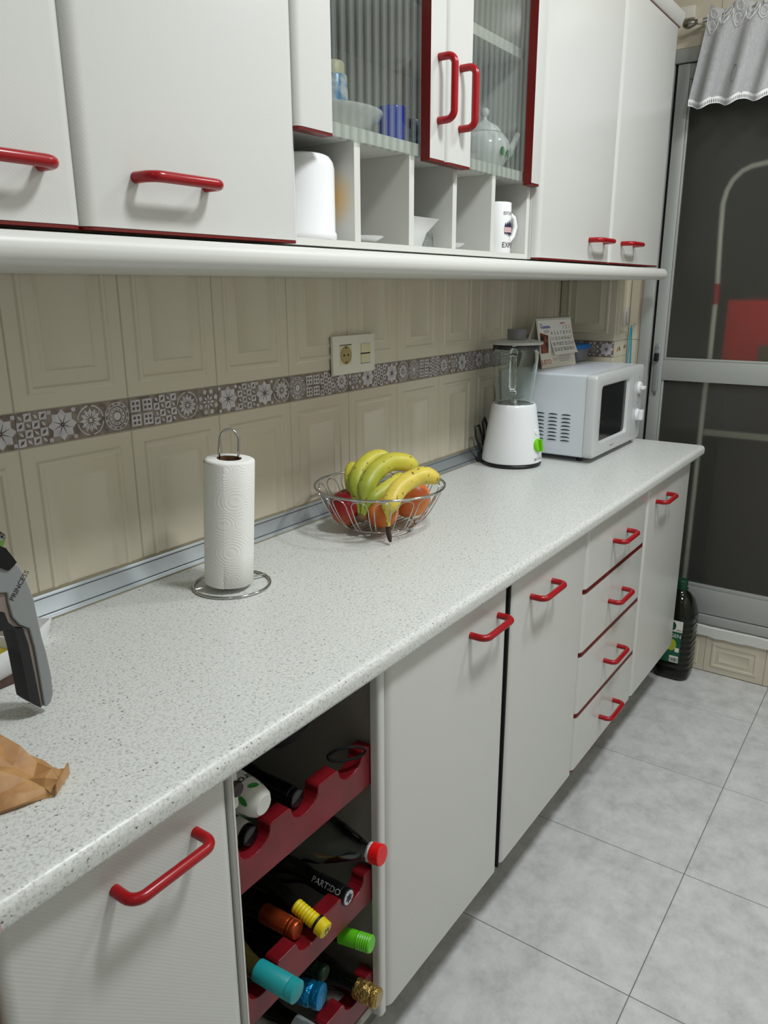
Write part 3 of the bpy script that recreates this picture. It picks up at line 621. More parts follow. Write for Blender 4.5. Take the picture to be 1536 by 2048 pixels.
capA = [(0, 0), (0.0140, 0), (0.0152, 0.0015), (0.0155, 0.010), (0.0150, 0.011), (0.0158, 0.012), (0.0158, 0.065), (0.0152, 0.066)]
MCOP = mat('copper_foil', (176, 74, 34), 0.28, metal=0.75)
MTEAL = mat('teal_foil', (24, 148, 152), 0.42)
MBF = mat('blue_foil', (24, 132, 188), 0.22, metal=0.7); v = coords(MBF); n = noise_n(MBF, v, 160, 3); bump(MBF, n.outputs[0], 0.7, 0.004)
MGF = mat('gold_foil', (176, 146, 84), 0.25, metal=0.85); v = coords(MGF); n = noise_n(MGF, v, 120, 4); bump(MGF, n.outputs[0], 0.9, 0.006)
ax0 = Vector((0, -1, 0.0))
t, g_, c_ = bottle('dark wine bottle with black capsule lettered in white and pale disc end', (0.441, -0.562, 0.4475), (0.02, -1, -0.02), 'wine', GDK, capA, MBLK, cap_label='black capsule')
axv = Vector((0.02, -1, -0.02)).normalized(); tp = Vector((0.441, -0.562, 0.4475))
bm = B(); lathe(bm, [(0, -0.0012), (0.0128, -0.0012), (0.0128, -0.0001), (0, -0.0001)], tp, -axv, 24); dsc = part(obj('end_disc', bm, mat('pale_disc', (206, 214, 226), 0.4), c_, 20), 'pale disc with dark cross emblem')
bm = B()
for a in (0.2, 0.2+PI/3, 0.2+2*PI/3):
    dx, dz = math.cos(a)*0.009, math.sin(a)*0.009; tube(bm, [tp+Vector((-dx, -0.0018, -dz)), tp+Vector((dx, -0.0018, dz))], 0.0007, 5)
tube(bm, [tp+Vector((0.0055*math.cos(q), -0.0018, 0.0055*math.sin(q))) for q in [2*PI*i/14 for i in range(14)]], 0.0006, 5, closed=True)
obj('emblem', bm, MINK, t, 0)
def wrapcap(p, tip=tp, r=0.0164, ph=2.35):
    a = ph - p.y/r          # angle about the axis; letters run along the bottle
    return tip - axv*(0.040-p.x) + Vector((r*math.cos(a), 0, r*math.sin(a)))
text('lettering', 'PARTIDO', 0.0150, (0, 0, 0), (1, 0, 0), (0, 1, 0), mat('silver_print', (190, 190, 192), 0.4), t, 0.0, wrap=wrapcap)
t, g_, c_ = bottle('wine bottle with shiny copper orange capsule, touching the yellow capped bottle', (0.334, -0.540, 0.4500), (0.05, -1, 0.0), 'wine', GDK, [(0, 0), (0.0140, 0), (0.0155, 0.002), (0.0158, 0.009), (0.0148, 0.0105), (0.0160, 0.012), (0.0160, 0.016), (0.0152, 0.0175), (0.0162, 0.020), (0.0165, 0.072), (0.0158, 0.073)], MCOP, rb=0.030, cap_label='copper capsule')
MYEL = mat('yellow_plastic', (222, 200, 22), 0.35)
t, g_, c_ = bottle('slim bottle with ribbed yellow plastic cap beside the copper capsule', (0.366, -0.574, 0.4430), (0.0, -1, -0.25), 'wine', GDK, [(0, 0), (0.0125, 0), (0.0145, 0.0015), (0.0150, 0.016), (0.0150, 0.0165, 1), (0.0152, 0.021, 1), (0.0125, 0.0215, 0)] + [(0.0120 if i % 2 else 0.0130, 0.0225+i*0.003) for i in range(16)], [MYEL, MBLK], L=0.25, rb=0.017, neck=0.011, cap_label='yellow cap with black ring')
text('cap_mark', 'M', 0.014, Vector((0.366, -0.5752, 0.4435)), (1, 0, 0), (0, 0, 1), MINK, c_, 0.0001)
t, g_, c_ = bottle('clear plastic drink bottle with bright red screw cap, above the black capsule', (0.4625, -0.6205, 0.5474), (0.10, -1, 0.10), 'pet', GPET, [(0, 0)] + [(0.0165, 0.0005), (0.0180, 0.002), (0.0180, 0.019), (0.0165, 0.0195), (0.0125, 0.0195)], mat('red_cap', (214, 16, 22), 0.35), L=0.30, name='plastic_bottle', capname='cap', cap_label='bright red screw cap')
bm = B(); lathe(bm, [(0.0125, 0.0205), (0.0165, 0.0205), (0.0165, 0.0235), (0.0125, 0.0235)], (0.4625, -0.6205, 0.5474), -Vector((0.10, -1, 0.10)).normalized(), 24); obj('neck_ring', bm, mat('white_ring', (220, 220, 220), 0.4), t, 30)
t, g_, c_ = bottle('pale olive glass wine bottle with matt teal capsule', (0.245, -0.618, 0.4520), (0.08, -1, -0.03), 'wine', GOL, [(0, 0), (0.0150, 0), (0.0172, 0.0015), (0.0176, 0.014), (0.0166, 0.0155), (0.0175, 0.017), (0.0168, 0.075), (0.0160, 0.076)], MTEAL, neck=0.0152, cap_label='teal capsule')
t, g_, c_ = bottle('sparkling wine bottle topped with crinkled metallic blue foil', (0.372, -0.556, 0.2870), (0.25, -1, 0.05), 'champagne', GDK, [(0, 0), (0.0175, 0), (0.0215, 0.002), (0.0220, 0.012), (0.0200, 0.018), (0.0222, 0.024), (0.0200, 0.05), (0.0180, 0.09)], MBF, L=0.29, rb=0.044, neck=0.0155, cap_label='crinkled blue foil', name='sparkling_wine_bottle')
MGC = mat('green_screw_cap', (92, 186, 28), 0.35)
t, g_, c_ = bottle('bottle with bright lime green ribbed screw cap by the right edge strip', (0.4700, -0.5900, 0.3380), (0.18, -1, 0.06), 'wine', GDK, [(0, 0), (0.0140, 0)] + [(0.0158 if i % 2 else 0.0148, 0.001+i*0.0022) for i in range(13)] + [(0.0152, 0.0315), (0.0155, 0.062), (0.0145, 0.063)], MGC, L=0.28, rb=0.030, neck=0.0135, cap_label='lime green screw cap')
t, g_, c_ = bottle('sparkling wine bottle with crumpled gold foil, lowest at the right', (0.4700, -0.6050, 0.2230), (0.10, -1, -0.03), 'champagne', GDK, [(0, 0), (0.0150, 0.0), (0.0185, 0.003), (0.0195, 0.014), (0.0180, 0.020), (0.0205, 0.028), (0.0190, 0.036), (0.0180, 0.048), (0.0160, 0.049)], MGF, L=0.33, rb=0.040, neck=0.0165, cap_label='crumpled gold foil', name='sparkling_wine_bottle')
bm = B(); lathe(bm, [(0, -0.0008), (0.0135, -0.0008), (0.0135, 0.0002)], (0.4700, -0.6050, 0.2230), Vector((-0.10, 1, 0.03)), 20); obj('foil_disc', bm, mat('gold_disc', (166, 150, 112), 0.35, metal=0.4), c_, 20)
t, g_, c_ = bottle('dim dark green corked bottle behind the gold foil one', (0.4120, -0.5300, 0.2860), (0.10, -1, 0.0), 'wine', GDK, [(0, 0), (0.0125, 0), (0.0145, 0.003), (0.0145, 0.010), (0.0130, 0.012), (0.0142, 0.05)], mat('dark_green_foil', (30, 52, 34), 0.35), L=0.28, rb=0.026, neck=0.0135)
t, g_, c_ = bottle('dark bottle with white capped end in the lowest row, below the blue foil', (0.3560, -0.5560, 0.2120), (0.05, -1, 0.0), 'wine', GDK, [(0, 0), (0.0140, 0), (0.0155, 0.002), (0.0158, 0.05), (0.015, 0.051)], mat('white_foil', (196, 204, 206), 0.4), L=0.26, rb=0.024)
t, g_, c_ = bottle('black bottle in the top row with a torn white neck label', (0.2400, -0.5450, 0.6980), (0.0, -1, -0.02), 'wine', GDK, capA, MBLG)
bm = B(); lathe(bm, [(0.0162, 0.012), (0.0164, 0.034)], (0.2400, -0.5450, 0.6980), (0, 1, 0.02), 20); obj('neck_label', bm, MPAPER, t, 40)
t, g_, c_ = bottle('black bottle lying in the middle notch of the top board', (0.3430, -0.5440, 0.6990), (0.0, -1, -0.02), 'wine', GDK, capA, MBLG, rb=0.026)
# black bag with strap loop in the right notch
bg = thing('black_bag', 'black pouch stuffed above the top board, strap loop hanging over the notch', 'bag', (0.44, -0.40, 0.70))
bm = B(); bmesh.ops.create_icosphere(bm, subdivisions=3, radius=1)
for v_ in bm.verts:
    k = 1+0.10*noise.noise(v_.co*2.2); v_.co = Vector((0.396+v_.co.x*0.100*k, -0.345+v_.co.y*0.165*k, 0.780+v_.co.z*0.053*k))
obj('pouch', bm, mat('black_cloth', (16, 16, 18), 0.8), bg, 60)
bm = B(); tube(bm, [(0.462+0.026*math.cos(a), -0.548-0.020*math.cos(a), 0.7155+0.012*math.sin(a)) for a in [2*PI*i/20 for i in range(20)]], 0.0026, 8, closed=True); obj('strap_loop', bm, mat('black_strap', (12, 12, 12), 0.9), bg)
# cartons top left
cn = thing('tall_carton', 'white carton printed with green leaves, lying at the top left of the rack', 'carton', (0.25, -0.45, 0.74))
MCAR = mat('carton_white', (206, 206, 198), 0.45)
a0 = Vector((0.254, -0.560, 0.749)); a1 = Vector((0.242, -0.30, 0.770)); ad_ = (a0-a1).normalized()
bm = B(); lathe(bm, [(0, 0), (0.015, 0.000), (0.021, 0.006), (0.026, 0.022), (0.029, 0.06), (0.029, 0.24), (0, 0.24)], a0, -ad_, 16); obj('sleeve', bm, MCAR, cn, 40)
MLEAF = mat('green_leaf_ink', (44, 132, 50), 0.5)
def on_sleeve(h, ang, r=None):
    u_, w_ = frame(-ad_); rr2 = (0.021 + min(1, h/0.022)*0.005 + max(0, min(1, (h-0.022)/0.04))*0.003) + 0.0007
    return a0 - ad_*h + (u_*math.cos(ang)+w_*math.sin(ang))*rr2
bm = B()
for (h, a, s, tw) in ((0.018, 0.4, 0.009, 0.2), (0.022, 1.4, 0.009, 1.2), (0.020, 2.5, 0.009, 0.5), (0.020, 3.6, 0.009, 0.5), (0.020, 4.7, 0.009, 2), (0.022, 5.6, 0.009, 0.9), (0.062, 0.2, 0.012, 0.3), (0.064, 1.5, 0.012, 1.0), (0.060, 2.8, 0.012, 0.3), (0.060, 4.1, 0.012, 2.2), (0.062, 5.3, 0.012, 1.4), (0.095, 0.8, 0.012, 0.3), (0.095, 2.1, 0.012, 1.3), (0.098, 3.4, 0.012, 0.8), (0.096, 4.8, 0.012, 2.2)):
    pts = [(s*math.cos(q), 0.5*s*math.sin(q)) for q in [2*PI*i/8 for i in range(8)]]
    bm.faces.new([bm.verts.new(on_sleeve(h+p*math.cos(tw)-q*math.sin(tw), a+(p*math.sin(tw)+q*math.cos(tw))/0.027)) for p, q in pts])
obj('leaf_print', bm, MLEAF, cn, 0)['kind'] = 'stuff'
for ph in (0.9, 3.0, 5.1):
    text('lettering', 'puro', 0.020, (0, 0, 0), (1, 0, 0), (0, 1, 0), MINK, cn, 0.0, wrap=lambda p, ph=ph: on_sleeve(0.039 - p.y, ph - p.x/0.027))
c2 = thing('capped_carton', 'white carton with round dark screw cap, pressed against the left edge', 'carton', (0.205, -0.45, 0.76))
bm = B(); box(bm, 0.1880, 0.2060, -0.562, -0.36, 0.777, 0.8480, bev=0.004); obj('box', bm, MCAR, c2)
bm = B(); lathe(bm, [(0, 0), (0.0100, 0), (0.0107, 0.002), (0.0107, 0.0075)] , (0.1975, -0.5700, 0.812), (0, 1, 0), 24); obj('cap', bm, mat('dark_brown_cap', (46, 34, 34), 0.5), c2, 40)
# pale box at the back of the bay
bm = B(); box(bm, 0.25, 0.40, -0.250, -0.06, 0.470, 0.610, bev=0.003); tag(obj('white_box', bm, mat('grey_white_card', (190, 188, 184), 0.6), None, 35, loc=(0.33, -0.2, 0.47)), 'pale cardboard box at the back of the rack behind the yellow capped bottle', 'box')

# ---- upper units
YU = -0.372; ZU = 1.5362; ZUT = 2.300; YUC = YU+0.0205
def wall_unit(label, x0, x1, doors, name='wall_cabinet'):
    u = thing(name, label, 'cabinet', ((x0+x1)/2, -0.18, ZU), 'white wall cabinets above the worktop')
    bm = B(); carcass(bm, x0+0.0005, x1-0.0005, YUC, -0.004, ZU-0.0025, ZUT); obj('carcass', bm, MWP, u, 0)
    for a, b, hx in doors:
        d = slab_door('door', a, b, ZU+0.0015, ZUT-0.002, YU, u, band='b')
        handle(hx, YU+0.0006, 1.6003 if hx < 1 else (1.5950 if hx < 2.1 else 1.5965), d)
    return u
wall_unit('white two-door wall cabinet nearest the camera, red handles low down', -0.215, 0.592, ((-0.215, 0.1910, 0.080), (0.1910, 0.592, 0.332)))
wall_unit('far white two-door wall cabinet next to the balcony door', 1.5125, 2.5600, ((1.5125, 2.0420, 1.925), (2.0420, 2.5600, 2.203)))
gu = thing('glazed_wall_cabinet', 'wall cabinet with two striped glass doors over five open pigeonholes', 'cabinet', (1.05, -0.18, ZU), 'white wall cabinets above the worktop')
gx0, gx1 = 0.5925, 1.5120; ZP = 1.7100; t_ = 0.020
bm = B(); box(bm, gx0, gx0+t_, -0.345, -0.004, ZU-0.0025, ZUT); box(bm, gx1-t_, gx1, -0.345, -0.004, ZU-0.0025, ZUT); box(bm, gx0+t_, gx1-t_, -0.345, -0.004, ZUT-t_, ZUT); box(bm, gx0+t_, gx1-t_, -0.010, -0.004, ZU, ZUT-t_)
obj('carcass', bm, MWP, gu, 0)
bm = B(); box(bm, gx0+t_, gx1-t_, -0.345, -0.0105, ZU-0.0025, 1.5455); obj('bottom_panel', bm, MWP, gu, 0)
bm = B(); box(bm, gx0+t_, gx1-t_, -0.3445, -0.0105, 1.7150, 1.7370); obj('middle_panel', bm, MWP, gu, 0)
bm = B(); box(bm, gx0+t_, gx1-t_, -0.320, -0.0105, 1.992, 2.014); obj('shelf', bm, MWP, gu, 0)
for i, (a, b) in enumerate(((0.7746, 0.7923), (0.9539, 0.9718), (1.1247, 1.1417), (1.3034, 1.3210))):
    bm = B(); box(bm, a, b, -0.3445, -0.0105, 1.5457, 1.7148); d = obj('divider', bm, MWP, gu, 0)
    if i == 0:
        # the painted glow sits on this divider; its mesh origin is moved to the divider foot
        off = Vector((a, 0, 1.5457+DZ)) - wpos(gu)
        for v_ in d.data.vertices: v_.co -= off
        d.location = off; d.data.materials[0] = MWS; part(d, 'white divider with a painted yellow glow')
def glass_door(x0, x1, sl, sr, hx, hz):
    d = bpy.data.objects.new('glass_door', None); C.objects.link(d); d.parent = gu; d.location = W((x0+x1)/2, YU, ZP) - wpos(gu)
    # upright stiles with red inner and end edges
    for a, b in ((x0+0.001, x0+sl), (x1-sr, x1-0.001)):
        bm = B(); r = 0.012; y = YU; yb = -0.3505; left = a < x0+0.01
        if left: pr = [(b, yb), (b, y)] + [(a+r-r*math.sin(q), y+r-r*math.cos(q)) for q in [PI/2*i/5 for i in range(6)]] + [(a, yb)]
        else: pr = [(b, yb), (b, y+r)] + [(b-r+r*math.cos(q), y+r-r*math.sin(q)) for q in [PI/2*i/5 for i in range(1, 6)]] + [(a, y), (a, yb)]
        prism(bm, pr, XY, ZP, ZUT-0.002, 0, 1)
        inner = b if left else a
        fin(bm)
        for f in bm.faces:
            c = f.calc_center_median()
            if abs(c.x-inner) < 1e-4 and abs(f.normal.x) > 0.9: f.material_index = 1
        obj('stile', bm, [MW, MRE], d, 40)
        bm = B(); prism(bm, [(p[0], p[1]+0.0006) for p in pr], XY, ZP-0.0044, ZP-0.0001, 0); obj('edge_band', bm, MRE, d, 40)
    bm = B(); box(bm, x0+sl*0.6, x1-sr*0.6, -0.3500, -0.3462, ZP+0.001, ZUT-0.004); pn = obj('striped_pane', bm, MST, d, 0)
    handle(hx, YU+0.0006, hz, d, vert=True, L=0.112)
glass_door(0.5925, 1.0520, 0.088, 0.066, 1.0170, 1.8365); glass_door(1.0520, 1.5120, 0.096, 0.056, 1.1010, 1.8330)
# red beading between pane and stile
# pelmet shelf board under the units, cornice above
pb = thing('pelmet_board', 'long white rounded shelf board running under the wall cabinets', 'shelf', (1.1, -0.2, 1.49))
zb0, zb1, ypf = 1.4885, 1.5270, -0.4065; r = 0.0185
pr = [(-0.0035, zb1), (ypf+r, zb1)] + arc((ypf+r, zb1-r), r, PI/2, PI, 6)[1:] + arc((ypf+r, zb0+r), r, PI, 1.5*PI, 6) + [(-0.0035, zb0)]
bm = B(); prism(bm, pr, YZ, -0.6, 2.560, 0); obj('board', bm, MWP, pb, 40)
cn_ = thing('cornice', 'white cornice moulding along the top of the wall cabinets', 'cornice', (1.1, -0.2, 2.3))
pr = [(-0.0035, 2.3005), (-0.372, 2.3005), (-0.377, 2.304), (-0.385, 2.322), (-0.387, 2.3405), (-0.0035, 2.3405)]
bm = B(); prism(bm, pr, YZ, -0.6, 2.561, 0); obj('moulding', bm, MWP, cn_, 40)
bm = B(); box(bm, -0.6, 2.5595, -0.3735, -0.3700, 2.2987, 2.3003); part(obj('red_line', bm, MRE, cn_, 0), 'thin dark red line')

# ================================================================== CROCKERY
GR = 'crockery in the pigeonholes'
ZS = 1.5457
def mug(name, label, c, r, h, z, mats=MCER, rim=None, group=None, cat='mug', taper=0.0):
    t = thing(name, label, cat, (c[0], c[1], z), group)
    bm = B(); lathe(bm, [(0, 0), (r*0.96, 0), (r, 0.004), (r*(1+taper), h-0.002), (r*(1+taper)-0.001, h), (r*(1+taper)-0.004, h-0.001), (r-0.005, 0.006), (0, 0.006)], (c[0], c[1], z+0.0002), (0, 0, 1), 36); obj('cup', bm, mats, t, 50); return t
t = thing('ceramic_canister', 'tall white glazed canister in the first pigeonhole', 'canister', (0.697, -0.280, ZS))
bm = B(); lathe(bm, [(0, 0), (0.064, 0), (0.066, 0.003), (0.066, 0.010), (0.0635, 0.014), (0.0635, 0.118), (0.061, 0.129), (0.055, 0.1375), (0.049, 0.1405), (0.045, 0.139), (0, 0.137)], (0.697, -0.280, ZS+0.0002), (0, 0, 1), 40); obj('jar', bm, MCER, t, 50)
def dish(label, c, r, h, z, name='small_dish'):
    t = thing(name, label, 'dish', (c[0], c[1], z)); bm = B(); lathe(bm, [(0, 0), (r*0.5, 0), (r*0.55, 0.002), (r*0.97, h*0.85), (r, h), (r*0.97, h), (r*0.52, 0.005), (0, 0.004)], (c[0], c[1], z+0.0002), (0, 0, 1), 36); obj('bowl', bm, MCER, t, 50); return t
dish('shallow white dish in the second pigeonhole', (0.860, -0.290, ZS), 0.048, 0.014, ZS)
bm = B(); box(bm, 0.8015, 0.8050, -0.250, -0.243, ZS+0.0005, ZS+0.058); tag(obj('wooden_stick', bm, mat('wood_stick', (184, 138, 92), 0.6), None, 20, loc=(0.803, -0.246, ZS)), 'small wooden stick standing beside the shallow dish', 'stick')
dish('small white dish edge in the fourth pigeonhole', (1.1850, -0.290, ZS), 0.046, 0.014, ZS)
# square flared bowl
t = thing('square_bowl', 'white flared square bowl in the third pigeonhole', 'bowl', (1.045, -0.28, ZS)); bm = B(); prev = None
for (s, h, k) in ((0.026, 0, 0), (0.030, 0.002, 0), (0.038, 0.030, 0), (0.060, 0.052, 0.004), (0.0585, 0.0525, 0.004), (0.036, 0.030, 0), (0.024, 0.006, 0)):
    cx, cy = 1.040, -0.275; rg = []
    for p in rrect(-s, s, -s*0.95, s*0.95, s*0.18, 3):
        e = abs(p[0]*p[1])/(s*s); rg.append(bm.verts.new((cx+p[0], cy+p[1], ZS+0.0003+h+k*e*2)))
    if prev:
        for i in range(len(rg)): bm.faces.new((prev[i], prev[(i+1) % len(rg)], rg[(i+1) % len(rg)], rg[i]))
    else: bm.faces.new(rg[::-1])
    prev = rg
bm.faces.new(prev); obj('bowl', bm, MCER, t, 50)
bm = B(); bmesh.ops.create_icosphere(bm, subdivisions=3, radius=1)
for v_ in bm.verts:
    k = 1+0.35*noise.noise(v_.co*3); v_.co = Vector((1.030+v_.co.x*0.030*k, -0.275+v_.co.y*0.030*k, ZS+0.052+v_.co.z*0.014*k))
tag(obj('plastic_bag', bm, glass('cling_plastic', (236, 238, 238), 0.1, 1.2), None, 30, loc=(1.03, -0.275, ZS+0.05)), 'crumpled clear plastic bag inside the square bowl', 'bag')
bm = B(); lathe(bm, [(0, 0), (0.012, 0), (0.010, 0.03), (0.006, 0.036), (0, 0.037)], (1.098, -0.30, ZS+0.0003), (0, 0, 1), 16); tag(obj('glass_stopper', bm, MGL, None, 50, loc=(1.098, -0.30, ZS)), 'little clear glass standing beside the square bowl', 'glass')
# printed tall mug
t = mug('printed_mug', 'tall white mug with mountain print in the fifth pigeonhole', (1.4110, -0.300), 0.040, 0.118, ZS, taper=-0.02)
bm = B(); tube(bm, [(1.4490, -0.304, ZS+0.095), (1.462, -0.310, ZS+0.098), (1.477, -0.318, ZS+0.086), (1.482, -0.320, ZS+0.066), (1.476, -0.318, ZS+0.044), (1.462, -0.310, ZS+0.026), (1.4490, -0.304, ZS+0.018)], [0.006, 0.0062, 0.0065, 0.0065, 0.0062, 0.006, 0.006], 12); obj('handle', bm, MCER, t, 50)
def wrapmug(p, z, ph, r=0.0406): a = ph + p.x/r; return Vector((1.4110+r*math.cos(a), -0.300+r*math.sin(a), z+p.y))
phm = math.radians(272)
text('lettering', 'ESTURION', 0.0105, (0, 0, 0), (1, 0, 0), (0, 1, 0), MINK, t, 0.0, wrap=lambda p: wrapmug(p, ZS+0.092, phm))
text('lettering', 'EXPO', 0.018, (0, 0, 0), (1, 0, 0), (0, 1, 0), MINK, t, 0.0, wrap=lambda p: wrapmug(p, ZS+0.018, phm-0.1))
MNAVY = mat('navy_print', (26, 30, 62), 0.5); MPK = mat('pink_print', (206, 170, 176), 0.5); MORG = mat('orange_print', (222, 140, 30), 0.5)
def wpoly(bm, pts, z, ph, mi):
    f = bm.faces.new([bm.verts.new(wrapmug(Vector((p[0], p[1], 0)), z, ph, 0.0407)) for p in pts]); f.material_index = mi
bm = B()
for k in range(-3, 4):
    x = k*0.006; hh = 0.020-abs(k)*0.003
    wpoly(bm, [(x-0.003, 0.006), (x+0.003, 0.006), (x+0.003, 0.004+hh*0.6), (x, 0.006+hh)], ZS+0.054, phm, 0)
    wpoly(bm, [(x-0.003, -0.006), (x+0.003, -0.006), (x, -0.018+abs(k)*0.002)], ZS+0.054, phm, 0)
    wpoly(bm, [(x-0.003, -0.006), (x+0.003, -0.006), (x+0.003, 0.006), (x-0.003, 0.006)], ZS+0.054, phm, 1)
wpoly(bm, [(0.004*math.cos(a), 0.008*math.sin(a)) for a in [2*PI*i/10 for i in range(10)]], ZS+0.018, phm+0.55, 2)
obj('mountain_print', bm, [MNAVY, MPK, MORG], t, 0)
# behind the left pane
ZC = 1.7372
t = thing('large_white_bowl', 'wide shallow white bowl behind the left striped pane', 'bowl', (0.80, -0.19, ZC)); bm = B(); lathe(bm, [(0, 0), (0.05, 0), (0.055, 0.003), (0.10, 0.022), (0.126, 0.044), (0.1285, 0.050), (0.126, 0.051), (0.098, 0.028), (0.05, 0.008), (0, 0.007)], (0.8550, -0.195, ZC+0.0002), (0, 0, 1), 48); obj('bowl', bm, MCER, t, 50)
MBCH = mat('blue_pattern_cup', (120, 176, 214), 0.25); v, n = mottle(MBCH, (86, 150, 202), (226, 232, 236), 45, 2, 0.42, 0.58)
t = mug('blue_patterned_mug', 'pale blue patterned mug standing in the wide white bowl', (0.885, -0.210), 0.033, 0.106, ZC+0.0135, MBCH, taper=-0.1)
bm = B(); lathe(bm, [(0, 0), (0.025, 0), (0.025, 0.020), (0.022, 0.024), (0, 0.025)], (0.885, -0.210, ZC+0.1200), (0, 0, 1), 24); tag(obj('cream_pot', bm, mat('cream_pot', (222, 216, 176), 0.4), None, 50, loc=(0.885, -0.210, ZC+0.12)), 'little cream tub stacked on the blue patterned mug', 'tub')
MBLU = mat('cobalt_glass', (30, 66, 190), 0.12); t = mug('cobalt_tumbler', 'bright cobalt blue tumbler behind the left striped pane', (0.994, -0.276), 0.030, 0.074, ZC, MBLU, cat='tumbler')
bm = B(); bm.free()
t = mug('clear_tumbler', 'clear glass tumbler next to the cobalt blue one', (1.040, -0.235), 0.026, 0.070, ZC, MGL, cat='tumbler')
MNB = mat('dark_blue_china', (40, 70, 96), 0.25); mottle(MNB, (24, 46, 74), (70, 112, 134), 50, 2)
t = mug('dark_blue_cup', 'dark blue mottled cup by the red inner edge of the left glass door', (1.1150, -0.225), 0.042, 0.072, ZC, MNB, cat='cup')
for i, (x0, x1, y0, y1, h, c, lab) in enumerate(((0.640, 0.800, -0.08, -0.03, 0.205, (120, 84, 78), 'dull reddish brown box at the back of the glass cabinet'), (0.812, 0.935, -0.085, -0.035, 0.150, (206, 200, 186), 'off-white packet with a dark oval print at the back of the glass cabinet'), (0.945, 0.985, -0.10, -0.04, 0.165, (186, 48, 44), 'narrow red packet at the back of the glass cabinet'), (1.00, 1.20, -0.11, -0.04, 0.105, (196, 192, 176), 'low pale box behind the dark blue cup'))):
    bm = B(); box(bm, x0, x1, y0, y1, ZC+0.0003, ZC+h, bev=0.002); m_ = mat('packet_%d' % i, c, 0.5)
    o_ = obj(('brown_box', 'printed_packet', 'red_packet', 'low_box')[i], bm, m_, None, 35, loc=((x0+x1)/2, y0, ZC)); tag(o_, lab, 'box' if i in (0, 3) else 'packet')
    if i == 1:
        bm = B(); tube(bm, [(0.875+0.030*math.cos(a), -0.0860, ZC+0.085+0.048*math.sin(a)) for a in [2*PI*k/20 for k in range(20)]], 0.0016, 5, closed=True); obj('oval_print', bm, MINK, o_, 0)
# behind the right pane: teapot, cup and saucer
MPINK = mat('rose_china', (226, 226, 226), 0.15); v, n = mottle(MPINK, (236, 236, 236), (196, 70, 110), 38, 2, 0.60, 0.66)
tp_ = thing('teapot', 'white china teapot with knobbed lid behind the right striped pane', 'teapot', (1.375, -0.265, ZC))
bm = B(); lathe(bm, [(0, 0), (0.036, 0), (0.040, 0.004), (0.056, 0.024), (0.064, 0.046), (0.060, 0.068), (0.048, 0.084), (0.040, 0.088), (0, 0.088)], (1.412, -0.262, ZC+0.0002), (0, 0, 1), 36); obj('pot', bm, MCER, tp_, 50)
bm = B(); lathe(bm, [(0.041, 0.0885), (0.041, 0.092), (0.030, 0.104), (0.014, 0.112), (0.006, 0.118), (0.005, 0.124), (0.011, 0.130), (0.011, 0.138), (0.006, 0.144), (0, 0.145)], (1.412, -0.262, ZC), (0, 0, 1), 30); obj('lid', bm, MCER, tp_, 50)
bm = B(); tube(bm, [(1.452, -0.290, ZC+0.035), (1.462, -0.306, ZC+0.045), (1.468, -0.316, ZC+0.070), (1.472, -0.324, ZC+0.090)], [0.013, 0.011, 0.008, 0.0065], 14); obj('spout', bm, MCER, tp_, 50)
bm = B(); tube(bm, [(1.370, -0.230, ZC+0.075), (1.350, -0.215, ZC+0.080), (1.338, -0.206, ZC+0.062), (1.342, -0.209, ZC+0.038), (1.364, -0.226, ZC+0.026)], 0.0055, 12); obj('handle', bm, MCER, tp_, 50)
bm = B()
for (a, z) in ((-1.9, 0.040), (-1.55, 0.036), (-1.2, 0.044)):
    r_ = 0.0640; c = Vector((1.412+r_*math.cos(a), -0.262+r_*math.sin(a), ZC+z)); bm.faces.new([bm.verts.new(c+Vector((0.007*math.cos(q)*-math.sin(a), 0.007*math.cos(q)*math.cos(a)-0.0015, 0.011*math.sin(q)))) for q in [2*PI*i/8 for i in range(8)]])
obj('leaf_print', bm, MLEAF, tp_, 0)['kind'] = 'stuff'
sc_ = thing('saucer', 'white saucer under the rose patterned cup', 'saucer', (1.235, -0.275, ZC)); bm = B(); lathe(bm, [(0, 0), (0.03, 0), (0.055, 0.010), (0.058, 0.014), (0.055, 0.014), (0.03, 0.005), (0, 0.004)], (1.235, -0.278, ZC+0.0002), (0, 0, 1), 36); obj('plate', bm, MCER, sc_, 50)
mug('rose_cup', 'white cup with pink rose print on a saucer by the right pane', (1.235, -0.278), 0.030, 0.055, ZC+0.0048, MPINK, taper=0.25, cat='cup')

# ================================================================== ON THE WORKTOP
# paper towel and holder
ph_ = thing('paper_towel_holder', 'chrome wire paper towel holder with round base ring', 'holder', (0.5764, -0.1753, H))
cx, cy = 0.5764, -0.1753
def ring(bm, c, R, z, r, n=64, seg=10, mi=0): tube(bm, [(c[0]+R*math.cos(2*PI*i/n), c[1]+R*math.sin(2*PI*i/n), z) for i in range(n)], r, seg, closed=True, mi=mi)
bm = B(); ring(bm, (cx, cy), 0.0755, H+0.0030, 0.0028); obj('base_ring', bm, MCH, ph_, 60)
dr_ = Vector((0.94, -0.34, 0)).normalized(); c0 = Vector((cx, cy, 0)); lean = Vector((0.0072, -0.0100, 0))
bm = B(); tube(bm, [c0+dr_*0.0750+Vector((0, 0, H+0.0075)), c0-dr_*0.0750+Vector((0, 0, H+0.0075))], 0.0023, 8); obj('cross_wire', bm, MCH, ph_, 60)
pl = Vector((0.575, -0.818, 0))*0.0185
path = [c0-pl+Vector((0, 0, H+0.0075)), c0-pl+lean*0.8+Vector((0, 0, 1.170))]
for i in range(1, 12):
    a = PI*i/12; path.append(c0+lean-pl*math.cos(a)+Vector((0, 0, 1.1855+0.0245*math.sin(a))))
path += [c0+pl+lean*0.8+Vector((0, 0, 1.170)), c0+pl+Vector((0, 0, H+0.0075))]
bm = B(); tube(bm, path, 0.0024, 10); obj('wire_loop', bm, MCH, ph_, 60)
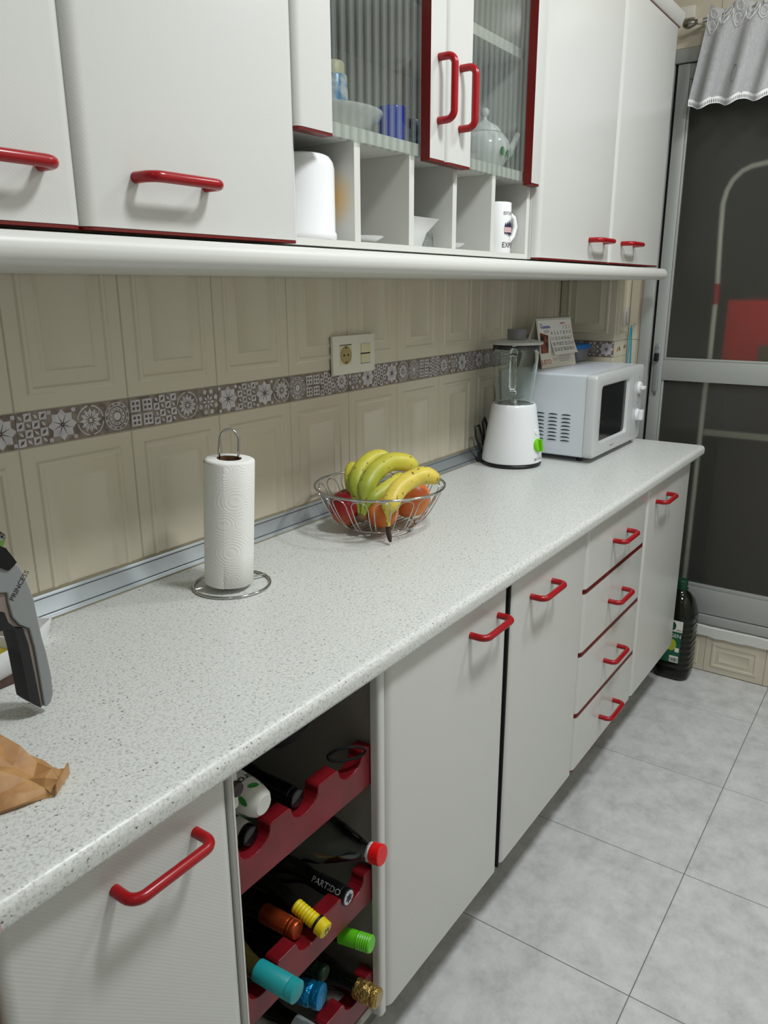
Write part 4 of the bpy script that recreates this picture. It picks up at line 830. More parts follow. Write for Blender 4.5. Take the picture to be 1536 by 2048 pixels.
pr_ = thing('paper_towel_roll', 'white embossed kitchen paper roll standing on the wire holder', 'paper roll', (0.568, -0.177, H+0.012))
b0 = Vector((0.5690, -0.1772, H+0.0125)); b1 = Vector((0.5775, -0.1885, 1.1560)); ax = (b1-b0); Lr = ax.length; ax.normalize(); u_, w_ = frame(ax)
n = 96; Ro, Ri = 0.0468, 0.0225
def rollpt(a, r, h): return b0 + ax*h + (u_*math.cos(a)+w_*math.sin(a))*r
bm = B(); rows = []
for (rf, h) in ((0, 0), (1, 0), (2, 0.001), (2, Lr*0.25), (2, Lr*0.5), (2, Lr*0.75), (2, Lr-0.004), (3, Lr-0.0012), (4, Lr), (0, Lr)):
    rowv = []
    for k in range(n):
        a = 2*PI*k/n; ro = Ro + 0.0006*math.sin(3*a+h*9)+0.0005*math.sin(7*a)
        r = {0: Ri+0.0010, 1: ro-0.001, 2: ro, 3: ro-0.0012, 4: ro-0.005}[rf]; rowv.append(bm.verts.new(rollpt(a, r, h)))
    rows.append(rowv)
for i in range(len(rows)-1):
    for k in range(n): bm.faces.new((rows[i][k], rows[i][(k+1) % n], rows[i+1][(k+1) % n], rows[i+1][k]))
obj('paper', bm, MPA, pr_, 60)
bm = B(); A = []
for (r, h) in ((Ri-0.001, 0.001), (Ri+0.0006, 0.001), (Ri+0.0006, Lr-0.001), (Ri-0.001, Lr-0.001), (Ri-0.001, 0.001)): A.append([bm.verts.new(rollpt(2*PI*k/40, r, h)) for k in range(40)])
for i in range(4):
    for k in range(40): bm.faces.new((A[i][k], A[i][(k+1) % 40], A[i+1][(k+1) % 40], A[i+1][k]))
part(obj('cardboard_core', bm, MCARD, pr_, 50), 'brown cardboard core')
bm = B(); pts = []                # loose outer sheet
for j in (0.0, 1.0):
    pts.append([bm.verts.new(rollpt(2*PI*k/n, Ro+0.0006+0.0016*max(0, (k-6)/26.0), Lr*(0.002+j*0.975))) for k in range(6, 34)])
for i in range(len(pts[0])-1): bm.faces.new((pts[0][i], pts[0][i+1], pts[1][i+1], pts[1][i]))
so = obj('loose_sheet', bm, MPA, pr_, 60)

# fruit bowl
fc = Vector((1.051, -0.1992, 0)); ZR = 1.0085; RR = 0.157; RB = 0.0850; ZB0 = H+0.0155
fb = thing('fruit_bowl', 'chrome wire fruit bowl with looped petals and ball feet', 'bowl', (fc.x, fc.y, H))
bm = B(); ring(bm, fc, RR, ZR, 0.0030, 96); obj('rim', bm, MCH, fb, 60)
bm = B(); ring(bm, fc, RB, ZB0, 0.0022, 72); obj('base_ring', bm, MCH, fb, 60)
def bowlpt(a, f):      # f 0 base .. 1 rim, curved side
    r = RB + (RR-0.004-RB)*(f**0.72); z = ZB0 + (ZR-0.004-ZB0)*(f**1.25); return fc + Vector((r*math.cos(a), r*math.sin(a), z))
NP = 17; proto = None
for k in range(NP):
    a = 2*PI*(k+0.3)/NP; hw = PI/NP*0.66; path = []
    for i in range(9): f = 0.84*i/8; path.append(bowlpt(a-hw*(1.12-0.24*0+0*f)*(1.0 if True else 1), f))
    for i in range(1, 8):
        q = PI*i/8; path.append(bowlpt(a-hw*1.12*math.cos(q), 0.84+0.145*math.sin(q)))
    for i in range(9): f = 0.84*(8-i)/8; path.append(bowlpt(a+hw*1.12, f))
    bm = B(); tube(bm, path, 0.0013, 6); obj('petal_wire', bm, MCH, fb, 60)
for k in range(-5, 6):
    y = k*0.0145; h_ = math.sqrt(max(0, RB*RB-y*y)); bm = B(); tube(bm, [fc+Vector((-h_, y, ZB0)), fc+Vector((h_, y, ZB0))], 0.0013, 6); obj('bottom_wire', bm, MCH, fb, 60)
for k in range(4):
    a = math.radians(195+90*k); c = fc+Vector((RB*0.93*math.cos(a), RB*0.93*math.sin(a), H+0.0067)); bm = B(); bmesh.ops.create_uvsphere(bm, u_segments=16, v_segments=10, radius=0.0066, matrix=Matrix.Translation(c)); obj('ball_foot', bm, MCH, fb, 60)
# fruit
def fruit(name, label, c, r, m, sq=0.92, stem=True, seed=1, up=(0, 0, 1)):
    t = thing(name, label, 'fruit', (c[0], c[1], c[2]-r*sq)); bm = B(); bmesh.ops.create_uvsphere(bm, u_segments=32, v_segments=20, radius=1.0)
    upv = Vector(up).normalized(); q = Vector((0, 0, 1)).rotation_difference(upv).to_matrix()
    for v_ in bm.verts:
        p = v_.co.copy(); ang = math.atan2(p.y, p.x); rad = math.hypot(p.x, p.y)
        k = 1+0.022*noise.noise(p*1.6+Vector((seed, 0, 0)))
        dip = 0.10*math.exp(-(rad/0.22)**2)
        p = Vector((p.x, p.y, p.z*sq - dip*(1 if p.z > 0 else -0.6)))*k
        v_.co = Vector(c) + (q @ p)*r
    obj('skin', bm, m, t, 80)
    if stem:
        bm = B(); s0 = Vector(c)+(q @ Vector((0, 0, sq-0.09)))*r; lathe(bm, [(0, 0), (0.0045, 0), (0.0035, 0.004), (0, 0.006)], s0, q @ Vector((0, 0, 1)), 8); obj('stem', bm, mat('stem_brown', (92, 66, 40), 0.8), t, 40)
    return t
MOR = mat('orange_skin', (220, 118, 40), 0.42); v, n = mottle(MOR, (196, 92, 34), (230, 134, 52), 14, 3); vb = N(MOR, 'ShaderNodeTexVoronoi'); vb.inputs['Scale'].default_value = 420; LK(MOR, v, vb.inputs['Vector']); bump(MOR, vb.outputs['Distance'], 0.15, 0.0008)
MPO = mat('pomegranate_skin', (222, 130, 56), 0.35); v, n = mottle(MPO, (206, 92, 40), (232, 150, 72), 9, 5)
MAP = mat('red_apple_skin', (140, 24, 30), 0.22); tc = N(MAP, 'ShaderNodeTexCoord'); sx = N(MAP, 'ShaderNodeSeparateXYZ'); LK(MAP, tc.outputs['Object'], sx.inputs[0]); nn_ = noise_n(MAP, tc.outputs['Object'], 60, 3)
ma = N(MAP, 'ShaderNodeMath', operation='MULTIPLY_ADD'); ma.inputs[1].default_value = 0.035; LK(MAP, nn_.outputs[0], ma.inputs[0]); LK(MAP, sx.outputs[2], ma.inputs[2])
LK(MAP, ramp(MAP, ma.outputs[0], [(0.020, lin((206, 110, 56))), (0.055, lin((150, 34, 30))), (0.085, lin((122, 14, 26)))]), BS(MAP).inputs['Base Color'])
fz = ZB0+0.0018
fruit('red_apple', 'dark red fruit with orange flush at the left side of the bowl', (0.9905, -0.150, fz+0.0440), 0.0470, MAP, 0.94, seed=2, up=(-0.2, 0.2, 1))
fruit('orange', 'orange at the front centre of the bowl under the bananas', (1.0180, -0.2280, fz+0.0400), 0.0420, MOR, 0.94, seed=5, up=(-0.3, -0.6, 0.7))
fruit('large_orange_fruit', 'largest orange fruit with mottled skin at the right side of the bowl', (1.1150, -0.2450, fz+0.0520), 0.0500, MPO, 0.96, seed=8, up=(0.1, 0.3, 1))
fruit('small_orange', 'orange half hidden at the back of the bowl behind the large one', (1.1120, -0.138, fz+0.0385), 0.0390, MOR, 0.94, seed=11)
def ban_mat(name, c_stem, c_mid, a, b):
    m = mat(name, c_mid, 0.42); tc = N(m, 'ShaderNodeTexCoord'); at = N(m, 'ShaderNodeAttribute'); at.attribute_name = 'along'
    nz = noise_n(m, tc.outputs['Object'], 30, 3)
    base_ = ramp(m, at.outputs['Fac'], [(0.0, lin((62, 48, 30))), (0.05, lin(c_stem)), (a, lin(c_stem)), (b, lin(c_mid)), (0.93, lin(c_mid)), (0.985, lin((50, 40, 26)))])
    sp = noise_n(m, tc.outputs['Object'], 85, 2, 0.4); spm = ramp(m, sp.outputs[0], [(0.66, (0, 0, 0, 1)), (0.70, (1, 1, 1, 1))]); c_ = mixc(m, spm, base_, lin((108, 78, 40)))
    x = mixc(m, 0.16, c_, ramp(m, nz.outputs[0], [(0.35, lin((150, 160, 50))), (0.65, lin((240, 224, 110)))]))
    LK(m, x, BS(m).inputs['Base Color']); return m
MB1 = ban_mat('green_yellow_banana', (134, 152, 50), (206, 196, 66), 0.30, 0.72); MB2 = ban_mat('yellow_banana', (204, 190, 84), (224, 198, 84), 0.15, 0.3)
def banana(parent, pts, rmax, m, n=22):
    P = [Vector(p) for p in pts]
    def cat(t):
        k = t*(len(P)-1); i = min(int(k), len(P)-2); f = k-i; p0 = P[max(i-1, 0)]; p1 = P[i]; p2 = P[i+1]; p3 = P[min(i+2, len(P)-1)]
        return 0.5*((2*p1)+(-p0+p2)*f+(2*p0-5*p1+4*p2-p3)*f*f+(-p0+3*p1-3*p2+p3)*f**3)
    bm = B(); rs = []
    path = [cat(i/n) for i in range(n+1)]
    for i in range(n+1):
        t = i/n
        if t < 0.14: r = 0.0048+0.001*t
        elif t < 0.34: s = (t-0.14)/0.20; s = s*s*(3-2*s); r = 0.0052+(rmax-0.0052)*s
        elif t < 0.80: r = rmax
        else: s = (t-0.80)/0.20; r = rmax*math.sqrt(max(0.03, 1-s*s*0.97))
        rs.append(r)
    seg = 15; rings = []; u = None
    for i in range(n+1):
        d = (path[min(i+1, n)]-path[max(i-1, 0)]).normalized()
        if u is None: u, w2 = frame(d)
        else: u = (u-d*u.dot(d)).normalized(); w2 = d.cross(u)
        rings.append([bm.verts.new(path[i]+(u*math.cos(2*PI*k/seg)+w2*math.sin(2*PI*k/seg))*rs[i]*(1+0.05*math.cos(5*2*PI*k/seg))) for k in range(seg)])
    for i in range(n):
        for k in range(seg): bm.faces.new((rings[i][k], rings[i][(k+1) % seg], rings[i+1][(k+1) % seg], rings[i+1][k]))
    bm.faces.new(rings[0][::-1]); bm.faces.new(rings[-1])
    o = obj('banana', bm, m, parent, 60)
    at = o.data.attributes.new('along', 'FLOAT', 'POINT'); vals = [0]*len(o.data.vertices)
    for i in range(min(len(vals), (n+1)*seg)): vals[i] = (i//seg)/n
    at.data.foreach_set('value', vals); return o
def P3(dx, d, z):       # bowl-centred: dx to the right of the sight line, d away from the viewer
    a = Vector((0.581, -0.814, 0)); b = Vector((0.814, 0.581, 0)); return Vector((fc.x, fc.y, 0)) + a*dx + b*d + Vector((0, 0, z))
bb = thing('banana_bunch', 'bunch of four green-yellow bananas arching over the bowl', 'fruit', (1.03, -0.2, 0.95))
crown = Vector((0.9682, -0.2036, 0.9484))
banana(bb, [crown+Vector((0.001, 0.005, 0.004)), (0.9803, -0.1862, 0.9795), (1.0048, -0.1517, 1.0045), (1.0347, -0.1247, 1.0283), (1.0608, -0.1150, 1.0475)], 0.0170, MB1)
banana(bb, [crown+Vector((0.001, 0.002, 0.004)), (0.9804, -0.1950, 0.9808), (0.9995, -0.1687, 1.0168), (1.0391, -0.1567, 1.0468), (1.0866, -0.1630, 1.0631), (1.1184, -0.1820, 1.0600)], 0.0205, MB1)
banana(bb, [crown+Vector((0.001, -0.002, 0.003)), (0.9758, -0.2058, 0.9811), (0.9960, -0.1990, 1.0130), (1.0350, -0.1980, 1.0418), (1.0819, -0.2081, 1.0576), (1.1189, -0.2313, 1.0521), (1.1394, -0.2486, 1.0335)], 0.0225, MB1)
banana(bb, [crown+Vector((0.002, -0.006, 0.001)), (0.9833, -0.2162, 0.9798), (1.0187, -0.2268, 1.0001), (1.0606, -0.2330, 1.0139), (1.1016, -0.2357, 1.0236)], 0.0170, MB1)
bm = B(); bmesh.ops.create_icosphere(bm, subdivisions=2, radius=1)
for v_ in bm.verts: v_.co = crown + Vector((v_.co.x*0.014, v_.co.y*0.014, v_.co.z*0.011))*(1+0.25*noise.noise(v_.co*3)) + Vector((0, 0, -0.004))
part(obj('crown', bm, mat('banana_crown', (92, 70, 46), 0.8), bb, 60), 'brown crown joining the stalks')
lb = thing('single_banana', 'single ripe yellow banana lying across the right of the bowl, stalk hanging out in front', 'fruit', (1.07, -0.25, 0.95))
banana(lb, [(0.9629, -0.2850, 0.9347), (0.9620, -0.2862, 0.9643), (0.9700, -0.2855, 0.9900), (1.0022, -0.2850, 1.0184), (1.0418, -0.2960, 1.0350), (1.0781, -0.3119, 1.0395), (1.1110, -0.3310, 1.0244)], 0.0215, MB2)
bm = B(); tube(bm, [(0.9629, -0.2850, 0.9400), (0.9612, -0.2862, 0.9281), (0.9606, -0.2900, 0.9161), (0.9560, -0.2960, 0.9060)], [0.0058, 0.0054, 0.0060, 0.003], 10); part(obj('stalk', bm, mat('dry_stalk', (58, 42, 30), 0.85), lb, 50), 'dried dark stalk end')

# blender
bc = Vector((1.8975, -0.1385, 0)); bl = thing('blender', 'white blender with glass jug and lime green dial beside the microwave', 'blender', (bc.x, bc.y, H))
bm = B(); lathe(bm, [(0, 0.0003), (0.0965, 0.0003), (0.0975, 0.008), (0.0940, 0.0125), (0, 0.0125)], (bc.x, bc.y, H), (0, 0, 1), 48); part(obj('foot', bm, MBLK, bl, 40), 'black base ring')
zt2 = 1.1008
bm = B(); lathe(bm, [(0, 0.0128), (0.0950, 0.0128), (0.0990, 0.016), (0.0985, 0.030), (0.0930, 0.070), (0.0850, 0.120), (0.0775, 0.165), (0.0735, 0.192), (0.0715, 0.199), (0.068, 0.2034), (0.0630, 0.2020), (0.0622, 0.190), (0, 0.190)], (bc.x, bc.y, H), (0, 0, 1), 64); obj('motor_base', bm, MPL, bl, 40)
bm = B(); lathe(bm, [(0, 1.0885), (0.0590, 1.0885), (0.0605, 1.095), (0.0610, 1.115), (0.0650, 1.160), (0.0712, 1.220), (0.0742, 1.262), (0.0758, 1.2870), (0.0742, 1.2885), (0.0725, 1.2870), (0.0712, 1.262), (0.0682, 1.220), (0.0618, 1.160), (0.0575, 1.118), (0.0560, 1.1000), (0, 1.0985)], (bc.x, bc.y, 0), (0, 0, 1), 64)
obj('jug', bm, MGL, bl, 50)
hd = Vector((-0.93, -0.37, 0)).normalized()
bm = B(); pts = [bc+hd*0.0735+Vector((0, 0, 1.268)), bc+hd*0.088+Vector((0, 0, 1.272)), bc+hd*0.106+Vector((0, 0, 1.262)), bc+hd*0.112+Vector((0, 0, 1.240)), bc+hd*0.110+Vector((0, 0, 1.20)), bc+hd*0.103+Vector((0, 0, 1.165)), bc+hd*0.090+Vector((0, 0, 1.146)), bc+hd*0.0655+Vector((0, 0, 1.142))]
tube(bm, pts, [0.0125, 0.012, 0.0115, 0.011, 0.011, 0.011, 0.0105, 0.012], 16); part(obj('jug_handle', bm, MGL, bl, 60), 'thick glass handle')
bm = B(); lathe(bm, [(0, 1.2740), (0.0700, 1.2740), (0.0706, 1.2885), (0.0745, 1.2890), (0, 1.2895)], (bc.x, bc.y, 0), (0, 0, 1), 48); part(obj('seal', bm, MBLK, bl, 40), 'black rubber seal')
bm = B(); lathe(bm, [(0, 1.2897), (0.0845, 1.2897), (0.0862, 1.2930), (0.0850, 1.2975), (0.055, 1.3030), (0, 1.3040)], (bc.x, bc.y, 0), (0, 0, 1), 56); obj('lid', bm, mat('pale_grey_lid', (196, 196, 190), 0.4), bl, 40)
bm = B(); lathe(bm, [(0, 1.3042), (0.0300, 1.3042), (0.0300, 1.3300), (0.0305, 1.3305), (0.0305, 1.3345), (0.028, 1.3360), (0, 1.3360)], (bc.x, bc.y, 0), (0, 0, 1), 32); obj('measuring_cap', bm, mat('grey_cap', (128, 128, 132), 0.35), bl, 40)
bm = B()
for k in range(4):
    a = k*PI/2+0.5; dd = Vector((math.cos(a), math.sin(a), 0)); c = bc+Vector((0, 0, 1.108)); sd = Vector((-dd.y, dd.x, 0))
    e = Vector((0, 0, 0.014 if k % 2 else 0.004)); q = [c+sd*0.005, c-sd*0.005, c-sd*0.001+dd*0.034+e, c+dd*0.034+sd*0.003+e]
    f1 = [bm.verts.new(x) for x in q]; f2 = [bm.verts.new(x+Vector((0, 0, 0.0012))) for x in q]; bm.faces.new(f1[::-1]); bm.faces.new(f2)
    for i in range(4): bm.faces.new((f1[i], f1[(i+1) % 4], f2[(i+1) % 4], f2[i]))
lathe(bm, [(0, 1.0992), (0.012, 1.0992), (0.009, 1.112), (0, 1.113)], (bc.x, bc.y, 0), (0, 0, 1), 16)
obj('blade', bm, MCH, bl, 30)
kd = Vector((-0.10, -0.995, 0)).normalized(); ks = Vector((kd.y*-1, kd.x, 0)); ks = Vector((0.995, -0.10, 0))
def surf(sx, z, out=0.0):       # point on the front of the motor base
    r = 0.0990 - (z-(H+0.016))*0.137; a = sx/r; d = kd*math.cos(a)+ks*math.sin(a); return bc + d*(r+out) + Vector((0, 0, z))
kn = (kd + Vector((0, 0, 0.137))).normalized(); kc = surf(0.004, 0.9690, -0.0015)
bm = B(); lathe(bm, [(0, 0), (0.0215, 0), (0.0215, 0.010), (0.0200, 0.012), (0, 0.012)], kc, kn, 36); kb = part(obj('speed_dial', bm, MGRN, bl, 40), 'lime green dial')
upk = kn.cross(ks)*-1
bm = B(); q0 = kc+kn*0.0121
vs = []
for a_, b_2, c_3 in [(i, j, k) for i in (-1, 1) for j in (-1, 1) for k in (0, 1)]: vs.append(bm.verts.new(q0+ks*(0.0050*a_)+upk*(0.0190*b_2)+kn*(0.009*c_3)))
for q in ((0, 1, 3, 2), (4, 6, 7, 5), (0, 4, 5, 1), (2, 3, 7, 6), (0, 2, 6, 4), (1, 5, 7, 3)): bm.faces.new([vs[i] for i in q])
obj('grip', bm, mat('green_grip', (104, 190, 20), 0.35), kb, 20)
bm = B(); lathe(bm, [(0, 0), (0.0095, 0), (0.0095, 0.0035), (0.0085, 0.0045), (0, 0.0045)], surf(0.004, 1.0120, -0.001), kn, 28); obj('pulse_button', bm, MPL, bl, 40)
text('lettering', 'BRAUN', 0.0125, surf(0.001, 0.9250, 0.0012), ks, (0, 0, 1), MGRYP, bl, 0.0001)
bm = B()
for (sx_, z, s) in ((-0.016, 0.9945, 0.0014), (-0.005, 0.9985, 0.001), (0.012, 0.9975, 0.001)):
    c = surf(sx_, z, 0.0006); bm.faces.new([bm.verts.new(c+ks*s*math.cos(q)+Vector((0, 0, s*math.sin(q)))) for q in [2*PI*i/8 for i in range(8)]])
obj('dial_marks', bm, MINK, bl, 0)
# cord coiled behind
bm = B(); tube(bm, [(1.860, -0.052, 0.930), (1.840, -0.048, 0.950), (1.818, -0.044, 0.990), (1.822, -0.040, 1.022), (1.845, -0.040, 1.024), (1.862, -0.042, 0.990), (1.872, -0.044, 0.955), (1.884, -0.040, 0.985), (1.880, -0.036, 1.030), (1.892, -0.036, 1.042), (1.905, -0.037, 1.020), (1.910, -0.038, 0.975), (1.895, -0.045, 0.935), (1.870, -0.050, 0.921)], 0.0042, 10)
part(obj('cord', bm, MBLK, bl, 60), 'coiled black power cord')
bm = B(); box(bm, 1.842, 1.880, -0.060, -0.036, 0.9015, 0.934, bev=0.006); part(obj('plug', bm, MBLK, bl), 'black plug')

# microwave
mx0, mx1, my0, my1, mz0, mz1 = 2.018, 2.512, -0.370, -0.022, H+0.018, 1.190
mo_ = thing('microwave', 'white microwave oven with two knobs at the far end of the worktop', 'microwave', ((mx0+mx1)/2, -0.2, H))
bm = B(); pr = rrect(mx0+0.002, mx1-0.002, mz0+0.001, mz1-0.0005, 0.008, 4); prism(bm, pr, XZ, my0+0.034, my1, 0); obj('casing', bm, MPL2, mo_, 40)
bm = B(); pr = rrect(mx0, mx1, mz0, mz1, 0.016, 5)
# front frame with window recess
wx0, wx1, wz0, wz1 = mx0+0.062, mx0+0.333, mz0+0.048, mz1-0.044
def ringloft(bm, loops, mi=0):
    prev = None
    for lp_ in loops:
        rg = [bm.verts.new(p) for p in lp_]
        if prev:
            for i in range(len(rg)): f = bm.faces.new((prev[i], prev[(i+1) % len(rg)], rg[(i+1) % len(rg)], rg[i])); f.material_index = mi
        prev = rg
    return prev
def rr3(x0, x1, z0, z1, r, y): return [(p[0], y, p[1]) for p in rrect(x0, x1, z0, z1, r, 5)]
ringloft(bm, [rr3(mx0+0.004, mx1-0.004, mz0+0.002, mz1-0.002, 0.014, my0+0.0335), rr3(mx0, mx1, mz0, mz1, 0.016, my0+0.0325), rr3(mx0, mx1, mz0, mz1, 0.016, my0+0.006), rr3(mx0+0.003, mx1-0.003, mz0+0.003, mz1-0.003, 0.014, my0+0.001), rr3(mx0+0.007, mx1-0.007, mz0+0.007, mz1-0.007, 0.012, my0), rr3(wx0-0.010, wx1+0.010, wz0-0.010, wz1+0.010, 0.020, my0), rr3(wx0-0.006, wx1+0.006, wz0-0.006, wz1+0.006, 0.018, my0+0.001), rr3(wx0, wx1, wz0, wz1, 0.014, my0+0.0105)])
obj('front_frame', bm, mat('shaded_microwave_front', (198, 201, 201), 0.25), mo_, 40)  # front colour greyed to carry the shade left by light from above
bm = B(); f = bm.faces.new([bm.verts.new(p) for p in rr3(wx0-0.001, wx1+0.001, wz0-0.001, wz1+0.001, 0.014, my0+0.0104)]); obj('window', bm, mat('dark_window', (26, 28, 30), 0.12), mo_, 0)
bm = B(); box(bm, wx1+0.050, wx1+0.0508, my0-0.0004, my0, mz0+0.010, mz1-0.010); obj('door_seam', bm, MGRYP, mo_, 0)
kx = mx1-0.052
for i, (kz, lab) in enumerate(((1.108, 'upper dial'), (1.008, 'lower dial'))):
    bm = B(); lathe(bm, [(0, 0.0003), (0.0230, 0.0003), (0.0230, 0.004), (0.0200, 0.006), (0.0195, 0.010), (0, 0.010)], (kx, my0, kz), (0, -1, 0), 32)
    k_ = part(obj('dial', bm, MPL, mo_, 35), lab)
    ang = PI/2 if i == 0 else 0.0; ca, sa = math.cos(ang), math.sin(ang); bm = B(); vs = []
    for a_ in (-1, 1):
        for b_2 in (-1, 1):
            for c_3 in (0, 1):
                px, pz = (0.0075*a_, 0.0190*b_2) if i == 1 else (0.0190*a_*0.75, 0.006*b_2); vs.append(bm.verts.new((kx+px*(1.5 if i == 1 else 1), my0-0.0101-0.014*c_3, kz+pz)))
    for q in ((0, 1, 3, 2), (4, 6, 7, 5), (0, 4, 5, 1), (2, 3, 7, 6), (0, 2, 6, 4), (1, 5, 7, 3)): bm.faces.new([vs[j] for j in q])
    g2 = obj('grip', bm, MPL, k_, 0); md = g2.modifiers.new('b', 'BEVEL'); md.width = 0.003; md.segments = 3
bm = B(); box(bm, kx-0.0025, kx+0.0015, my0-0.0005, my0-0.0001, 1.050, 1.056); box(bm, kx-0.0015, kx+0.0015, my0-0.0005, my0-0.0001, 1.144, 1.148); obj('dial_mark', bm, MINK, mo_, 0)
# louvred vents pressed in the side
MVENT = mat('vent_dark', (44, 54, 62), 0.6)
bm = B(); bm2 = B()
for c in range(3):
    for r_ in range(8):
        y = -0.118 - c*0.058 + (0.0 if c < 2 else 0.0); yc = -0.1790-c*0.0465; z = 1.0530 - r_*0.01240
        pts = [(yc-0.0175, z), (yc-0.0160, z+0.0018), (yc-0.012, z+0.0036), (yc-0.004, z+0.0045), (yc+0.006, z+0.0045), (yc+0.013, z+0.0032), (yc+0.0165, z+0.0014), (yc+0.0175, z-0.0006)]
        f = bm.faces.new([bm.verts.new((mx0+0.0016, p[0], p[1])) for p in pts])
        tube(bm2, [(mx0+0.0018, yc-0.0175, z-0.0008), (mx0+0.0010, yc-0.012, z-0.0012), (mx0+0.0004, yc, z-0.0016), (mx0+0.0010, yc+0.013, z-0.0012), (mx0+0.0018, yc+0.0185, z-0.0010)], 0.0010, 5)
obj('vent_slots', bm, MVENT, mo_, 0)['kind'] = 'stuff'; obj('vent_lips', bm2, MPL2, mo_, 60)['kind'] = 'stuff'
for (x, y) in ((mx0+0.05, my0+0.06), (mx1-0.012, my0+0.02), (mx0+0.05, my1-0.05), (mx1-0.05, my1-0.05)):
    bm = B(); lathe(bm, [(0, 0.0003), (0.011, 0.0003), (0.011, 0.0185), (0, 0.0185)], (x, y, H), (0, 0, 1), 16); obj('foot', bm, MBLK if x < 2.4 else MPL, mo_, 40)
text('lettering', 'DAEWOO', 0.0085, ((wx0+wx1)/2-0.01, my0-0.0003, mz0+0.020), (1, 0, 0), (0, 0, 1), MGRYP, mo_, 0.0001)

# calendar on the microwave
MCREAM = mat('cream_card', (226, 220, 204), 0.6)
ZM = mz1+0.0003
cal = thing('desk_calendar', 'spiral desk calendar with red and black dates standing on the microwave', 'calendar', (2.245, -0.12, ZM))
A = Vector((2.1290, -0.1300, ZM)); Bv = Vector((2.3640, -0.1600, ZM)); xd = (Bv-A).normalized(); back = Vector((-xd.y, xd.x, 0)); upc = (Vector((0, 0, 1))*0.985 + back*0.20).normalized(); wcal = (Bv-A).length; nc = xd.cross(upc)
def sheet_box(bm, x0, x1, h0, h1, d0, d1, mi=0):
    vs = [bm.verts.new(A + xd*x + upc*h + nc*d) for x in (x0, x1) for h in (h0, h1) for d in (d0, d1)]
    for q in ((0, 1, 3, 2), (4, 6, 7, 5), (0, 4, 5, 1), (2, 3, 7, 6), (0, 2, 6, 4), (1, 5, 7, 3)): f = bm.faces.new([vs[i] for i in q]); f.material_index = mi
HC = 0.172
bm = B(); sheet_box(bm, 0, wcal, 0, HC, -0.0016, 0); obj('front_board', bm, MCREAM, cal, 0)
bm = B(); tp2 = A+upc*HC; q = [tp2-nc*0.003, tp2+xd*wcal-nc*0.003, Bv+back*0.095, A+back*0.095]; q2 = [p+back*0.0016 for p in q]
f1 = [bm.verts.new(p) for p in q]; f2 = [bm.verts.new(p) for p in q2]; bm.faces.new(f1); bm.faces.new(f2[::-1])
for i in range(4): bm.faces.new((f1[i], f1[(i+1) % 4], f2[(i+1) % 4], f2[i]))
obj('back_board', bm, MCREAM, cal, 0)
bm = B(); sheet_box(bm, 0.004, wcal-0.006, 0.058, HC-0.001, 0.0006, 0.0016); pg = obj('month_pages', bm, MPAPER, cal, 0)
bm = B(); rows = []         # lower page edge lifting forward
for j in range(7):
    t = j/6; h = 0.060-0.016*t; rows.append([bm.verts.new(A+xd*x+upc*(0.128-0.086*t)+nc*(0.0018+0.014*t*t)) for x in (0.072, wcal-0.002)])
for j in range(6): bm.faces.new((rows[j][0], rows[j][1], rows[j+1][1], rows[j+1][0]))
obj('date_page', bm, MPAPER, cal, 60)
def cp(x, h): t = max(0, min(1, (0.128-h)/0.086)); return A+xd*x+upc*h+nc*(0.0024+0.014*t*t)
bm = B(); f = bm.faces.new([bm.verts.new(A+xd*x+upc*h+nc*0.0022) for x, h in ((0.004, 0.052), (0.052, 0.052), (0.064, 0.112), (0.010, 0.124))]); MPH = mat('dark_photo', (60, 34, 30), 0.5); mottle(MPH, (30, 16, 18), (150, 84, 60), 40, 5); part(obj('photo', bm, MPH, cal, 0), 'dark reddish photo panel')
text('lettering', 'marzo', 0.013, A+xd*0.170+upc*0.153+nc*0.0022, xd, upc, MREDP, cal, 0.0001)
text('lettering', 'Q', 0.022, A+xd*0.024+upc*0.146+nc*0.0022, xd, upc, MBLUP, cal, 0.0001)
bm = B()
for (x0, x1, h) in ((0.034, 0.080, 0.142), (0.032, 0.084, 0.1375)): 
    vs = [A+xd*x0+upc*h+nc*0.0022, A+xd*x1+upc*h+nc*0.0022, A+xd*x1+upc*(h+0.0030)+nc*0.0022, A+xd*x0+upc*(h+0.0030)+nc*0.0022]; bm.faces.new([bm.verts.new(p) for p in vs])
obj('blue_print', bm, MBLUP, cal, 0)
bm = B()
for (x0, x1, h) in ((0.036, 0.070, 0.129), (0.036, 0.078, 0.125), (0.040, 0.066, 0.121)):
    vs = [A+xd*x0+upc*h+nc*0.0022, A+xd*x1+upc*h+nc*0.0022, A+xd*x1+upc*(h+0.0018)+nc*0.0022, A+xd*x0+upc*(h+0.0018)+nc*0.0022]; bm.faces.new([bm.verts.new(p) for p in vs])
for (x0, x1, h) in ((0.120, 0.205, 0.036), (0.110, 0.200, 0.030), (0.120, 0.205, 0.024), (0.125, 0.190, 0.018), (0.080, 0.110, 0.024), (0.082, 0.105, 0.030)):
    vs = [A+xd*x0+upc*h+nc*0.0006, A+xd*x1+upc*h+nc*0.0006, A+xd*x1+upc*(h+0.0018)+nc*0.0006, A+xd*x0+upc*(h+0.0018)+nc*0.0006]; bm.faces.new([bm.verts.new(p) for p in vs])
obj('small_print', bm, MGRYP, cal, 0)['kind'] = 'stuff'
text('lettering', 'JUSTO', 0.024, A+xd*0.034+upc*0.020+nc*0.0006, xd, upc, MREDP, cal, 0.0001)
bm = B(); vs = [A+xd*x0+upc*h+nc*0.0006 for x0, h in ((0.100, 0.044), (0.190, 0.044), (0.190, 0.047), (0.100, 0.047))]; bm.faces.new([bm.verts.new(p) for p in vs]); obj('red_print', bm, MREDP, cal, 0)
day = 1; MINK2 = MINK
